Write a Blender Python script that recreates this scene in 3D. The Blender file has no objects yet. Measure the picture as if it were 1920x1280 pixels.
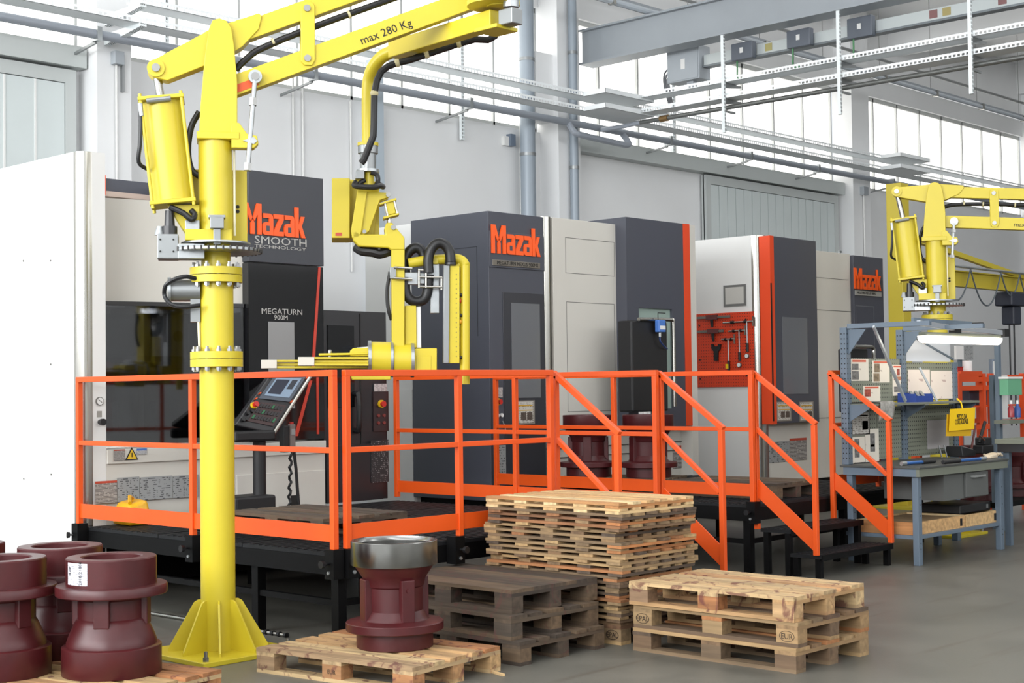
import bpy, math, random
import numpy as np
from math import sin, cos, pi, radians, sqrt
from mathutils import Vector, Matrix
random.seed(7)
SC = bpy.context.scene
COL = SC.collection

# ------------------------------------------------------------------ camera
HC = 1.65                                   # eye height
FPX, YAW, PIT, ROL = 2748.26, radians(43.42253), radians(1.8519), radians(-.73888)
def _axes():
    F = np.array([cos(YAW), sin(YAW), 0]); ri = np.array([sin(YAW), -cos(YAW), 0]); u = np.array([0, 0, 1.])
    F2 = F*cos(PIT)+u*sin(PIT); u2 = u*cos(PIT)-F*sin(PIT)
    return ri*cos(ROL)+u2*sin(ROL), u2*cos(ROL)-ri*sin(ROL), F2
RI, UP, FW = _axes()
cd = bpy.data.cameras.new('camera'); cam = bpy.data.objects.new('camera', cd); COL.objects.link(cam)
cd.sensor_width = 36; cd.lens = FPX/1920*36; cd.clip_end = 300
cam.matrix_world = Matrix(((RI[0], UP[0], -FW[0], 0), (RI[1], UP[1], -FW[1], 0), (RI[2], UP[2], -FW[2], HC), (0, 0, 0, 1)))
SC.camera = cam
# surveying helpers: where the sight line through a photo pixel meets a plane of the hall
def _ray(x, y): return FW+RI*(x-960)/FPX-UP*(y-640)/FPX
C0 = np.array([0, 0, HC])
def onz(x, y, z): d = _ray(x, y); return C0+d*((z-HC)/d[2])
def onx(x, y, X): d = _ray(x, y); return C0+d*(X/d[0])
def ony(x, y, Y): d = _ray(x, y); return C0+d*(Y/d[1])
def ond(x, y, dep): return C0+_ray(x, y)*dep

# ------------------------------------------------------------------ light and exposure
vs = SC.view_settings
vs.view_transform = 'Standard'; vs.look = 'None'; vs.gamma = 1.0; vs.use_curve_mapping = False
vs.exposure = -0.12
SC.cycles.use_denoising = True
SC.cycles.max_bounces = 6; SC.cycles.diffuse_bounces = 4; SC.cycles.glossy_bounces = 3
SC.cycles.transparent_max_bounces = 12; SC.cycles.sample_clamp_indirect = 6
w = bpy.data.worlds.new('world'); SC.world = w; w.use_nodes = True
bg = w.node_tree.nodes['Background']; bg.inputs[0].default_value = (.92, .96, 1, 1); bg.inputs[1].default_value = 1.0
def area(name, loc, rot, sx, sy, power, col=(1, 1, 1)):
    l = bpy.data.lights.new(name, 'AREA'); l.shape = 'RECTANGLE'; l.size = sx; l.size_y = sy; l.energy = power; l.color = col
    o = bpy.data.objects.new(name, l); COL.objects.link(o); o.location = loc; o.rotation_euler = rot; return o
LK = 1.0
# daylight: window band of the left side wall, an added front fill lamp, and unseen roof lights
area('daylight_side_windows', (-9.6, 5, 6.2), (0, radians(-93), 0), 5.0, 22, 4500*LK, (.97, .99, 1))
area('front_fill_lamp', (12, -9.6, 6.6), (radians(103), 0, 0), 30, 3.0, 1300*LK, (.98, .99, 1))  # fill lamp added to brighten ceiling and back wall; front wall is closed
for i, x in enumerate((2, 11, 20, 29)):
    area('daylight_roof_light', (x, 5, 9.3), (0, 0, 0), 2.0, 14, 330*LK, (1, 1, 1))

# ------------------------------------------------------------------ materials
def lin(c): return tuple((v/255/12.92 if v/255 <= .04045 else ((v/255+.055)/1.055)**2.4) for v in c)
MATS = {}
def M(name, rgb, rough=.5, metal=0., var=0., vscale=6., bump=0., rnd=0., spec=None, coat=0.):
    if name in MATS: return MATS[name]
    m = bpy.data.materials.new(name); m.use_nodes = True; nt = m.node_tree; b = nt.nodes['Principled BSDF']
    c = lin(rgb); b.inputs['Base Color'].default_value = (*c, 1); b.inputs['Roughness'].default_value = rough; b.inputs['Metallic'].default_value = metal
    if spec is not None: b.inputs['Specular IOR Level'].default_value = spec
    if coat: b.inputs['Coat Weight'].default_value = coat; b.inputs['Coat Roughness'].default_value = .08
    last = None
    if var or bump:
        tc = nt.nodes.new('ShaderNodeTexCoord'); n = nt.nodes.new('ShaderNodeTexNoise'); n.inputs['Scale'].default_value = vscale; n.inputs['Detail'].default_value = 5
        nt.links.new(tc.outputs['Object'], n.inputs['Vector'])
        if var:
            r = nt.nodes.new('ShaderNodeMapRange'); r.inputs['From Min'].default_value = .3; r.inputs['From Max'].default_value = .7
            r.inputs['To Min'].default_value = 1-var; r.inputs['To Max'].default_value = 1+var
            nt.links.new(n.outputs['Fac'], r.inputs['Value'])
            h = nt.nodes.new('ShaderNodeHueSaturation'); h.inputs['Color'].default_value = (*c, 1); nt.links.new(r.outputs[0], h.inputs['Value']); last = h
        if bump:
            bp = nt.nodes.new('ShaderNodeBump'); bp.inputs['Strength'].default_value = bump; bp.inputs['Distance'].default_value = .01
            nt.links.new(n.outputs['Fac'], bp.inputs['Height']); nt.links.new(bp.outputs[0], b.inputs['Normal'])
    if rnd:
        oi = nt.nodes.new('ShaderNodeObjectInfo'); r2 = nt.nodes.new('ShaderNodeMapRange'); r2.inputs['To Min'].default_value = 1-rnd; r2.inputs['To Max'].default_value = 1+rnd
        nt.links.new(oi.outputs['Random'], r2.inputs['Value']); h2 = nt.nodes.new('ShaderNodeHueSaturation'); h2.inputs['Color'].default_value = (*c, 1)
        if last: nt.links.new(last.outputs[0], h2.inputs['Color'])
        nt.links.new(r2.outputs[0], h2.inputs['Value']); last = h2
    if last: nt.links.new(last.outputs[0], b.inputs['Base Color'])
    MATS[name] = m; return m
def ramp(nt, stops):
    r = nt.nodes.new('ShaderNodeValToRGB'); e = r.color_ramp.elements
    while len(e) > 1: e.remove(e[-1])
    e[0].position = stops[0][0]; e[0].color = (*lin(stops[0][1]), 1)
    for p, c in stops[1:]:
        x = e.new(p); x.color = (*lin(c), 1)
    return r
def wood(name, cols, grain=.35, paint=0.):
    """raw timber; each board takes its own tint, the grain follows the longest axis (local Y)"""
    m = bpy.data.materials.new(name); m.use_nodes = True; nt = m.node_tree; b = nt.nodes['Principled BSDF']; L = nt.links.new
    oi = nt.nodes.new('ShaderNodeObjectInfo'); r = ramp(nt, [(i/max(1, len(cols)-1), c) for i, c in enumerate(cols)]); L(oi.outputs['Random'], r.inputs[0])
    tc = nt.nodes.new('ShaderNodeTexCoord'); mp = nt.nodes.new('ShaderNodeMapping'); mp.inputs['Scale'].default_value = (26, 2.2, 26); L(tc.outputs['Object'], mp.inputs[0])
    ad = nt.nodes.new('ShaderNodeVectorMath'); ad.operation = 'ADD'; cx = nt.nodes.new('ShaderNodeCombineXYZ'); mu = nt.nodes.new('ShaderNodeMath'); mu.operation = 'MULTIPLY'; mu.inputs[1].default_value = 57
    L(oi.outputs['Random'], mu.inputs[0]); L(mu.outputs[0], cx.inputs[0]); L(mu.outputs[0], cx.inputs[1]); L(mp.outputs[0], ad.inputs[0]); L(cx.outputs[0], ad.inputs[1])
    n = nt.nodes.new('ShaderNodeTexNoise'); n.inputs['Scale'].default_value = 1; n.inputs['Detail'].default_value = 6; L(ad.outputs[0], n.inputs['Vector'])
    mr = nt.nodes.new('ShaderNodeMapRange'); mr.inputs['From Min'].default_value = .3; mr.inputs['From Max'].default_value = .72; mr.inputs['To Min'].default_value = 1-grain; mr.inputs['To Max'].default_value = 1+grain*.5
    L(n.outputs['Fac'], mr.inputs['Value']); h = nt.nodes.new('ShaderNodeHueSaturation'); L(r.outputs[0], h.inputs['Color']); L(mr.outputs[0], h.inputs['Value'])
    out = h.outputs[0]
    if paint:      # rings and smears of red primer left by the castings
        ge = nt.nodes.new('ShaderNodeNewGeometry'); n2 = nt.nodes.new('ShaderNodeTexNoise'); n2.inputs['Scale'].default_value = 5.5; n2.inputs['Detail'].default_value = 5; n2.inputs['Distortion'].default_value = 2.2
        L(ge.outputs['Position'], n2.inputs['Vector']); mr2 = nt.nodes.new('ShaderNodeMapRange'); mr2.inputs['From Min'].default_value = .58; mr2.inputs['From Max'].default_value = .66; mr2.inputs['To Max'].default_value = paint
        L(n2.outputs['Fac'], mr2.inputs['Value']); mx = nt.nodes.new('ShaderNodeMix'); mx.data_type = 'RGBA'; L(mr2.outputs[0], mx.inputs[0]); L(out, mx.inputs[6]); mx.inputs[7].default_value = (*lin((92, 44, 44)), 1); out = mx.outputs[2]
    L(out, b.inputs['Base Color']); b.inputs['Roughness'].default_value = .8
    bp = nt.nodes.new('ShaderNodeBump'); bp.inputs['Strength'].default_value = .3; bp.inputs['Distance'].default_value = .004; L(n.outputs['Fac'], bp.inputs['Height']); L(bp.outputs[0], b.inputs['Normal'])
    MATS[name] = m; return m
def printed(name, base, ink=(60, 60, 62), rows=16., dens=.5, header=None):
    """a sheet with rows of small print and little drawings (flat print)"""
    m = bpy.data.materials.new(name); m.use_nodes = True; nt = m.node_tree; b = nt.nodes['Principled BSDF']; L = nt.links.new
    tc = nt.nodes.new('ShaderNodeTexCoord'); sp = nt.nodes.new('ShaderNodeSeparateXYZ'); L(tc.outputs['UV'], sp.inputs[0])
    a = nt.nodes.new('ShaderNodeMath'); a.operation = 'MULTIPLY'; a.inputs[1].default_value = rows; L(sp.outputs[1], a.inputs[0])
    fr = nt.nodes.new('ShaderNodeMath'); fr.operation = 'FRACT'; L(a.outputs[0], fr.inputs[0])
    g = nt.nodes.new('ShaderNodeMath'); g.operation = 'LESS_THAN'; g.inputs[1].default_value = .42; L(fr.outputs[0], g.inputs[0])
    mp = nt.nodes.new('ShaderNodeMapping'); mp.inputs['Scale'].default_value = (rows*.55, rows*.35, 1); L(tc.outputs['UV'], mp.inputs[0])
    n = nt.nodes.new('ShaderNodeTexNoise'); n.inputs['Scale'].default_value = 1.3; n.inputs['Detail'].default_value = 2; L(mp.outputs[0], n.inputs['Vector'])
    t = nt.nodes.new('ShaderNodeMath'); t.operation = 'GREATER_THAN'; t.inputs[1].default_value = 1-dens; L(n.outputs['Fac'], t.inputs[0])
    mu = nt.nodes.new('ShaderNodeMath'); mu.operation = 'MULTIPLY'; L(g.outputs[0], mu.inputs[0]); L(t.outputs[0], mu.inputs[1])
    mx = nt.nodes.new('ShaderNodeMix'); mx.data_type = 'RGBA'; L(mu.outputs[0], mx.inputs[0]); mx.inputs[6].default_value = (*lin(base), 1); mx.inputs[7].default_value = (*lin(ink), 1)
    out = mx.outputs[2]
    if header:
        gt = nt.nodes.new('ShaderNodeMath'); gt.operation = 'GREATER_THAN'; gt.inputs[1].default_value = header[0]; L(sp.outputs[1], gt.inputs[0])
        m2 = nt.nodes.new('ShaderNodeMix'); m2.data_type = 'RGBA'; L(gt.outputs[0], m2.inputs[0]); L(out, m2.inputs[6]); m2.inputs[7].default_value = (*lin(header[1]), 1); out = m2.outputs[2]
    L(out, b.inputs['Base Color']); b.inputs['Roughness'].default_value = .55
    MATS[name] = m; return m
def perforated(name, rgb, rough, metal, sx, sy, thr, axis=(0, 2), dark=False):
    """sheet with rows of punched slots (see-through, or dark holes)"""
    m = bpy.data.materials.new(name); m.use_nodes = True; nt = m.node_tree; b = nt.nodes['Principled BSDF']; L = nt.links.new
    b.inputs['Base Color'].default_value = (*lin(rgb), 1); b.inputs['Roughness'].default_value = rough; b.inputs['Metallic'].default_value = metal
    tc = nt.nodes.new('ShaderNodeTexCoord'); sp = nt.nodes.new('ShaderNodeSeparateXYZ'); L(tc.outputs['Object'], sp.inputs[0])
    res = []
    for k, s in zip(axis, (sx, sy)):
        a = nt.nodes.new('ShaderNodeMath'); a.operation = 'MULTIPLY'; a.inputs[1].default_value = s; L(sp.outputs[k], a.inputs[0])
        fr = nt.nodes.new('ShaderNodeMath'); fr.operation = 'FRACT'; L(a.outputs[0], fr.inputs[0])
        su = nt.nodes.new('ShaderNodeMath'); su.operation = 'SUBTRACT'; su.inputs[1].default_value = .5; L(fr.outputs[0], su.inputs[0])
        ab = nt.nodes.new('ShaderNodeMath'); ab.operation = 'ABSOLUTE'; L(su.outputs[0], ab.inputs[0])
        lt = nt.nodes.new('ShaderNodeMath'); lt.operation = 'LESS_THAN'; lt.inputs[1].default_value = thr[len(res)]; L(ab.outputs[0], lt.inputs[0]); res.append(lt)
    mu = nt.nodes.new('ShaderNodeMath'); mu.operation = 'MULTIPLY'; L(res[0].outputs[0], mu.inputs[0]); L(res[1].outputs[0], mu.inputs[1])
    if dark:
        mx = nt.nodes.new('ShaderNodeMix'); mx.data_type = 'RGBA'; L(mu.outputs[0], mx.inputs[0]); mx.inputs[6].default_value = (*lin(rgb), 1); mx.inputs[7].default_value = (.01, .01, .01, 1); L(mx.outputs[2], b.inputs['Base Color'])
    else:
        iv = nt.nodes.new('ShaderNodeMath'); iv.operation = 'SUBTRACT'; iv.inputs[0].default_value = 1; L(mu.outputs[0], iv.inputs[1]); L(iv.outputs[0], b.inputs['Alpha'])
    MATS[name] = m; return m
def emit(name, rgb, s):
    m = bpy.data.materials.new(name); m.use_nodes = True; b = m.node_tree.nodes['Principled BSDF']
    b.inputs['Base Color'].default_value = (*lin(rgb), 1); b.inputs['Emission Color'].default_value = (*lin(rgb), 1); b.inputs['Emission Strength'].default_value = s; b.inputs['Roughness'].default_value = .4
    MATS[name] = m; return m
def glass(name, tint, alpha=.5, rough=.04):
    """tinted pane: see-through with a glossy surface"""
    m = bpy.data.materials.new(name); m.use_nodes = True; nt = m.node_tree; nt.nodes.clear(); L = nt.links.new
    o = nt.nodes.new('ShaderNodeOutputMaterial'); t = nt.nodes.new('ShaderNodeBsdfTransparent'); t.inputs[0].default_value = (*lin(tint), 1)
    g = nt.nodes.new('ShaderNodeBsdfGlossy'); g.inputs['Roughness'].default_value = rough
    mx = nt.nodes.new('ShaderNodeMixShader'); mx.inputs[0].default_value = .09; L(t.outputs[0], mx.inputs[1]); L(g.outputs[0], mx.inputs[2]); L(mx.outputs[0], o.inputs[0])
    MATS[name] = m; return m

YEL = M('yellow_paint', (206, 187, 48), .38, 0, .03, 3)
ORA = M('orange_paint', (226, 84, 22), .38, 0, .03, 4)
BLK = M('black_steel', (10, 10, 11), .5, spec=.15)
BLKR = M('black_rubber', (24, 24, 26), .55)
DECK = M('deck_tread', (28, 29, 31), .5, 0, .12, 9, spec=.25)
WHT = M('machine_white', (206, 203, 195), .42, 0, .015, 2)
WHT2 = M('machine_white_side', (226, 226, 224), .4, 0, .01, 2)
DRK = M('machine_charcoal', (72, 74, 84), .42)
DRK2 = M('machine_black', (38, 38, 41), .3)
GLB = M('gloss_black', (18, 18, 20), .06, spec=.6)
CHR = M('chrome', (168, 166, 160), .24, 1.)
STL = M('zinc_steel', (172, 176, 178), .35, .75, .08, 20)
ALU = M('aluminium', (146, 149, 150), .4, .7)
STM = M('machined_steel', (150, 150, 148), .24, 1., .12, 9)
RED = M('red_primer', (70, 21, 24), .38, 0, .16, 7, .12)
GRYB = M('bench_bluegrey', (98, 112, 126), .45, 0, .03, 4)
GRYG = M('bench_greygreen', (112, 116, 104), .5, 0, .04, 4)
WALL = M('wall_paint', (230, 231, 232), .75, 0, .03, .8)
CONC = M('column_concrete', (232, 233, 234), .7, 0, .03, 1.2)
DOORM = M('door_sheet', (204, 212, 212), .5, 0, .02, 2)
TRIMM = M('door_track', (188, 193, 192), .5)
BEAM = M('steel_beam_grey', (152, 158, 164), .5, 0, .03, 2)
PIPE = M('pipe_dark', (158, 164, 174), .35, .1)
DUCT = M('downpipe_grey', (150, 160, 170), .4, .1)
ORL = M('logo_orange', (255, 96, 30), .4)
LGR = M('lettering_grey', (176, 174, 170), .35, .3)
INK = M('ink_black', (22, 22, 20), .6)
PAPER = printed('paper_print', (222, 214, 202), (110, 100, 95), 14, .52)
PLAC = printed('placard_print', (150, 152, 152), (70, 72, 75), 11, .47)
PLACR = printed('placard_warning', (168, 164, 160), (80, 74, 72), 17, .6, (.9, (186, 70, 48)))
PAPERW = printed('instruction_print', (196, 192, 184), (120, 112, 104), 12, .5, None)
PLACB = printed('placard_dark', (38, 36, 38), (150, 146, 146), 22, .42)
WOODN = wood('pallet_new', [(206, 176, 128), (222, 196, 150), (196, 150, 98), (214, 186, 138), (178, 120, 70)])
WOODM = wood('pallet_mixed', [(160, 132, 94), (104, 86, 68), (186, 154, 108), (128, 100, 72), (84, 71, 60), (176, 118, 72)])
WOODR = wood('pallet_stained', [(190, 160, 114), (160, 106, 66), (198, 170, 126), (140, 112, 86)], .4, .75)
WOODO = wood('pallet_old', [(86, 72, 57), (66, 56, 48), (104, 84, 63), (76, 66, 56)], .4, .35)
BLUE = M('blue_plastic', (40, 66, 140), .4)
YSGN = M('yellow_sign', (240, 196, 10), .45)

# ------------------------------------------------------------------ mesh building
def smooth_path(p):
    """round off a bent run of points (Catmull-Rom)"""
    if not 3 < len(p) < 15: return p
    q = [2*p[0]-p[1]]+p+[2*p[-1]-p[-2]]; out = []
    for i in range(1, len(q)-2):
        a, b, c, d = q[i-1:i+3]
        for t in (0, .25, .5, .75): out.append(.5*(2*b+(c-a)*t+(2*a-5*b+4*c-d)*t*t+(3*b-a-3*c+d)*t**3))
    return out+[p[-1]]
class MB:
    def __init__(s): s.v = []; s.f = []
    def poly(s, pts): n = len(s.v); s.v += [tuple(map(float, p)) for p in pts]; s.f.append(tuple(range(n, n+len(pts)))); return s
    def box(s, x0, x1, y0, y1, z0, z1):
        n = len(s.v); s.v += [(x, y, z) for z in (z0, z1) for y in (y0, y1) for x in (x0, x1)]
        s.f += [tuple(n+i for i in q) for q in ((0, 2, 3, 1), (4, 5, 7, 6), (0, 1, 5, 4), (2, 6, 7, 3), (0, 4, 6, 2), (1, 3, 7, 5))]; return s
    def obox(s, c, ax, ay, az, hx, hy, hz):
        c, ax, ay, az = map(lambda q: np.array(q, float), (c, ax, ay, az)); n = len(s.v)
        s.v += [tuple(c+ax*i*hx+ay*j*hy+az*k*hz) for k in (-1, 1) for j in (-1, 1) for i in (-1, 1)]
        s.f += [tuple(n+i for i in q) for q in ((0, 2, 3, 1), (4, 5, 7, 6), (0, 1, 5, 4), (2, 6, 7, 3), (0, 4, 6, 2), (1, 3, 7, 5))]; return s
    def bar(s, p, q, w, h, up=(0, 0, 1)):
        p, q = np.array(p, float), np.array(q, float); a = q-p; L = np.linalg.norm(a); a /= L; u = np.array(up, float); b = np.cross(u, a)
        if np.linalg.norm(b) < 1e-6: b = np.cross((1, 0, 0), a)
        b /= np.linalg.norm(b); u = np.cross(a, b); return s.obox((p+q)/2, a, b, u, L/2, w/2, h/2)
    def prism(s, a, b):
        """two matching outlines joined into a solid"""
        n = len(s.v); k = len(a); s.v += [tuple(map(float, p)) for p in a]+[tuple(map(float, p)) for p in b]
        s.f += [tuple(range(n, n+k)), tuple(range(n+2*k-1, n+k-1, -1))]+[(n+i, n+k+i, n+k+(i+1) % k, n+(i+1) % k) for i in range(k)]; return s
    def cyl(s, p, q, r, r2=None, n=16, cap=True):
        p, q = np.array(p, float), np.array(q, float); r2 = r if r2 is None else r2; a = q-p; a /= np.linalg.norm(a)
        b = np.cross(a, (0, 0, 1) if abs(a[2]) < .9 else (1, 0, 0)); b /= np.linalg.norm(b); c = np.cross(a, b); m = len(s.v)
        for P, R in ((p, r), (q, r2)): s.v += [tuple(P+R*(b*cos(t)+c*sin(t))) for t in (2*pi*i/n for i in range(n))]
        s.f += [(m+i, m+(i+1) % n, m+n+(i+1) % n, m+n+i) for i in range(n)]
        if cap: s.f += [tuple(range(m+n-1, m-1, -1)), tuple(range(m+n, m+2*n))]
        return s
    def tube(s, pts, r, n=10):
        pts = smooth_path([np.array(p, float) for p in pts]); m = len(s.v); prev = None; k = len(pts)
        for i, p in enumerate(pts):
            a = pts[min(i+1, k-1)]-pts[max(i-1, 0)]; a /= np.linalg.norm(a)
            if prev is None: b = np.cross(a, (0, 0, 1) if abs(a[2]) < .9 else (1, 0, 0))
            else: b = prev-a*(prev@a)
            b /= np.linalg.norm(b); prev = b; c = np.cross(a, b); s.v += [tuple(p+r*(b*cos(t)+c*sin(t))) for t in (2*pi*j/n for j in range(n))]
        for i in range(k-1): s.f += [(m+i*n+j, m+i*n+(j+1) % n, m+(i+1)*n+(j+1) % n, m+(i+1)*n+j) for j in range(n)]
        s.f += [tuple(range(m+n-1, m-1, -1)), tuple(range(m+(k-1)*n, m+k*n))]; return s
    def lathe(s, prof, c=(0, 0, 0), n=40):
        m = len(s.v); k = len(prof)
        for r, z in prof: s.v += [(c[0]+r*cos(t), c[1]+r*sin(t), c[2]+z) for t in (2*pi*j/n for j in range(n))]
        for i in range(k-1): s.f += [(m+i*n+j, m+i*n+(j+1) % n, m+(i+1)*n+(j+1) % n, m+(i+1)*n+j) for j in range(n)]
        return s
    def sphere(s, c, r, n=12): return s.lathe([(max(1e-4, r*sin(pi*i/8)), -r*cos(pi*i/8)) for i in range(9)], c, n)
    def mesh(s, name, mat, smooth=35):
        me = bpy.data.meshes.new(name); me.from_pydata(s.v, [], s.f); me.update()
        import bmesh as _b
        bm = _b.new(); bm.from_mesh(me); _b.ops.recalc_face_normals(bm, faces=bm.faces); bm.to_mesh(me); bm.free()
        if mat: me.materials.append(mat)
        if smooth:
            for p in me.polygons: p.use_smooth = True
            me.set_sharp_from_angle(angle=radians(smooth))
        return me
    def build(s, name, mat, parent=None, smooth=35, bevel=0):
        """link as ONE object; the points are in the parent's frame"""
        o = bpy.data.objects.new(name, s.mesh(name, mat, smooth)); COL.objects.link(o)
        if parent is not None: o.parent = parent
        if bevel:
            b = o.modifiers.new('bevel', 'BEVEL'); b.width = bevel; b.segments = 2; b.limit_method = 'ANGLE'
        return o
def tag(o, label=None, cat=None, group=None, kind=None):
    if label: o['label'] = label
    if cat: o['category'] = cat
    if group: o['group'] = group
    if kind: o['kind'] = kind
    return o
def thing(name, label, cat, loc=(0, 0, 0), rz=0, group=None):
    o = bpy.data.objects.new(name, None); COL.objects.link(o); o.location = loc; o.rotation_euler = (0, 0, rz); o.empty_display_size = .1
    return tag(o, label, cat, group)
def struct(o): o['kind'] = 'structure'; return o
def copy_tree(o, parent=None):
    c = o.copy(); COL.objects.link(c); c.parent = parent
    for ch in list(o.children): copy_tree(ch, c)
    return c
class W:
    """world-coordinate mesh that is stored relative to a thing's base point"""
    def __new__(cls, root): m = MB(); m.root = root; return m
def wb(m, name, mat, root, smooth=35, bevel=0, parent=None):
    """build world-coordinate geometry under an unrotated root (or a part of it)"""
    L = root.location; m.v = [(x-L[0], y-L[1], z-L[2]) for x, y, z in m.v]
    return m.build(name, mat, parent if parent is not None else root, smooth, bevel)
def sheet(name, mat, corners, root=None, parent=None, thick=.004, n=None):
    """thin plate with UVs on its printed face: corners bottom-left, bottom-right, top-right, top-left (world)"""
    c = [np.array(p, float) for p in corners]; nn = np.cross(c[1]-c[0], c[3]-c[0]); nn /= np.linalg.norm(nn)
    L = np.array(root.location) if root is not None else np.zeros(3)
    f = [p-L+nn*thick for p in c]; bk = [p-L for p in c]
    me = bpy.data.meshes.new(name); me.from_pydata([tuple(p) for p in f+bk], [], [(0, 1, 2, 3), (7, 6, 5, 4), (0, 4, 5, 1), (1, 5, 6, 2), (2, 6, 7, 3), (3, 7, 4, 0)]); me.update()
    uv = me.uv_layers.new(name='UVMap')
    for i, q in enumerate(((0, 0), (1, 0), (1, 1), (0, 1))): uv.data[i].uv = q
    me.materials.append(mat); o = bpy.data.objects.new(name, me); COL.objects.link(o)
    if parent is not None: o.parent = parent
    elif root is not None: o.parent = root
    return o
def text(name, body, size, mat, loc, rot, root=None, parent=None, ext=.002, align='LEFT', sx=1., bold=0, width=None):
    """lettering as a real mesh"""
    cu = bpy.data.curves.new(name, 'FONT'); cu.body = body; cu.size = size; cu.extrude = ext; cu.align_x = align; cu.offset = bold; cu.resolution_u = 2
    tmp = bpy.data.objects.new(name, cu); COL.objects.link(tmp); dg = bpy.context.evaluated_depsgraph_get(); me = bpy.data.meshes.new_from_object(tmp.evaluated_get(dg)); bpy.data.objects.remove(tmp); bpy.data.curves.remove(cu)
    me.name = name; me.materials.clear(); me.materials.append(mat)
    if width:
        xs = [v.co.x for v in me.vertices]; sx = width/(max(xs)-min(xs))
    for v in me.vertices: v.co.x *= sx
    o = bpy.data.objects.new(name, me); COL.objects.link(o)
    L = root.location if root is not None else (0, 0, 0); o.location = (loc[0]-L[0], loc[1]-L[1], loc[2]-L[2]); o.rotation_euler = rot
    if parent is not None: o.parent = parent
    elif root is not None: o.parent = root
    return o
FRONT = (pi/2, 0, 0)                       # lettering on a face that looks along -Y

# ================================================================== THE HALL
def floor_mat():
    m = bpy.data.materials.new('floor_concrete'); m.use_nodes = True; nt = m.node_tree; b = nt.nodes['Principled BSDF']; L = nt.links.new
    tc = nt.nodes.new('ShaderNodeTexCoord'); n = nt.nodes.new('ShaderNodeTexNoise'); n.inputs['Scale'].default_value = .7; n.inputs['Detail'].default_value = 8; n.inputs['Roughness'].default_value = .65; L(tc.outputs['Object'], n.inputs['Vector'])
    r = ramp(nt, [(.3, (84, 83, 77)), (.5, (100, 98, 91)), (.7, (114, 111, 103))]); L(n.outputs['Fac'], r.inputs[0])
    mp = nt.nodes.new('ShaderNodeMapping'); mp.inputs['Rotation'].default_value = (0, 0, .6); mp.inputs['Scale'].default_value = (.5, 5, 1); L(tc.outputs['Object'], mp.inputs[0])
    n2 = nt.nodes.new('ShaderNodeTexNoise'); n2.inputs['Scale'].default_value = 1.1; n2.inputs['Detail'].default_value = 6; L(mp.outputs[0], n2.inputs['Vector'])
    mr = nt.nodes.new('ShaderNodeMapRange'); mr.inputs['From Min'].default_value = .6; mr.inputs['From Max'].default_value = .72; mr.inputs['To Max'].default_value = .45; L(n2.outputs['Fac'], mr.inputs['Value'])
    mx = nt.nodes.new('ShaderNodeMix'); mx.data_type = 'RGBA'; L(mr.outputs[0], mx.inputs[0]); L(r.outputs[0], mx.inputs[6]); mx.inputs[7].default_value = (*lin((70, 56, 45)), 1); L(mx.outputs[2], b.inputs['Base Color'])
    r2 = nt.nodes.new('ShaderNodeMapRange'); r2.inputs['To Min'].default_value = .3; r2.inputs['To Max'].default_value = .55; L(n.outputs['Fac'], r2.inputs['Value']); L(r2.outputs[0], b.inputs['Roughness'])
    n3 = nt.nodes.new('ShaderNodeTexNoise'); n3.inputs['Scale'].default_value = 60; L(tc.outputs['Object'], n3.inputs['Vector']); bp = nt.nodes.new('ShaderNodeBump'); bp.inputs['Strength'].default_value = .12; bp.inputs['Distance'].default_value = .003; L(n3.outputs['Fac'], bp.inputs['Height']); L(bp.outputs[0], b.inputs['Normal'])
    return m
X0, X1, Y0, YW, ZR = -10., 62., -10., 15.8, 9.6
struct(MB().box(X0-.3, X1+.3, Y0-.3, YW+.4, -.3, 0).build('floor', floor_mat(), smooth=0))
SILL, HEAD = 5.77, 7.8
struct(MB().box(X0, X1, YW, YW+.3, 0, SILL).box(X0, X1, YW, YW+.3, HEAD, ZR).build('wall_back', WALL, smooth=0))
struct(MB().box(X0-.3, X0, Y0, YW+.3, 0, 3.4).box(X0-.3, X0, Y0, YW+.3, 8.6, ZR).box(X0-.3, X0, Y0, -6.5, 3.4, 8.6).build('wall_left', WALL, smooth=0))
struct(MB().box(X0, X1, Y0-.3, Y0, 0, ZR).build('wall_front', WALL, smooth=0))
struct(MB().box(X1, X1+.3, Y0, YW+.3, 0, ZR).build('wall_right', WALL, smooth=0))
CEILM = M('ceiling_precast', (238, 239, 240), .8, 0, .03, .6)
ce = struct(MB().box(X0-.3, X1+.3, Y0-.3, YW+.3, ZR, ZR+.3).build('ceiling', CEILM, smooth=0))
for i in range(9):          # precast roof ribs spanning across the hall
    x = 3.4+i*6.4
    MB().prism([(x-.34, Y0, ZR), (x-.2, Y0, ZR-.75), (x+.2, Y0, ZR-.75), (x+.34, Y0, ZR)], [(x-.34, YW, ZR), (x-.2, YW, ZR-.75), (x+.2, YW, ZR-.75), (x+.34, YW, ZR)]).build('roof_rib', CEILM, ce, 0)
MB().box(X0, X1, 11.2, 11.7, ZR-.9, ZR-.1).build('edge_beam', CEILM, ce, 0)
# columns
for x0, x1, lab in ((9.18, 9.64, 0), (17.41, 17.94, 1), (26.46, 27.15, 2), (.4, .9, 3), (35.4, 36.1, 4)):
    struct(MB().box(x0, x1, 15.4, YW+.05, 0, ZR-.02).build('wall_column', CONC, smooth=0))
struct(MB().box(17.0, 17.41, 15.5, YW, 5.9, 6.98).build('wall_corbel', CONC, smooth=0))
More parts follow.
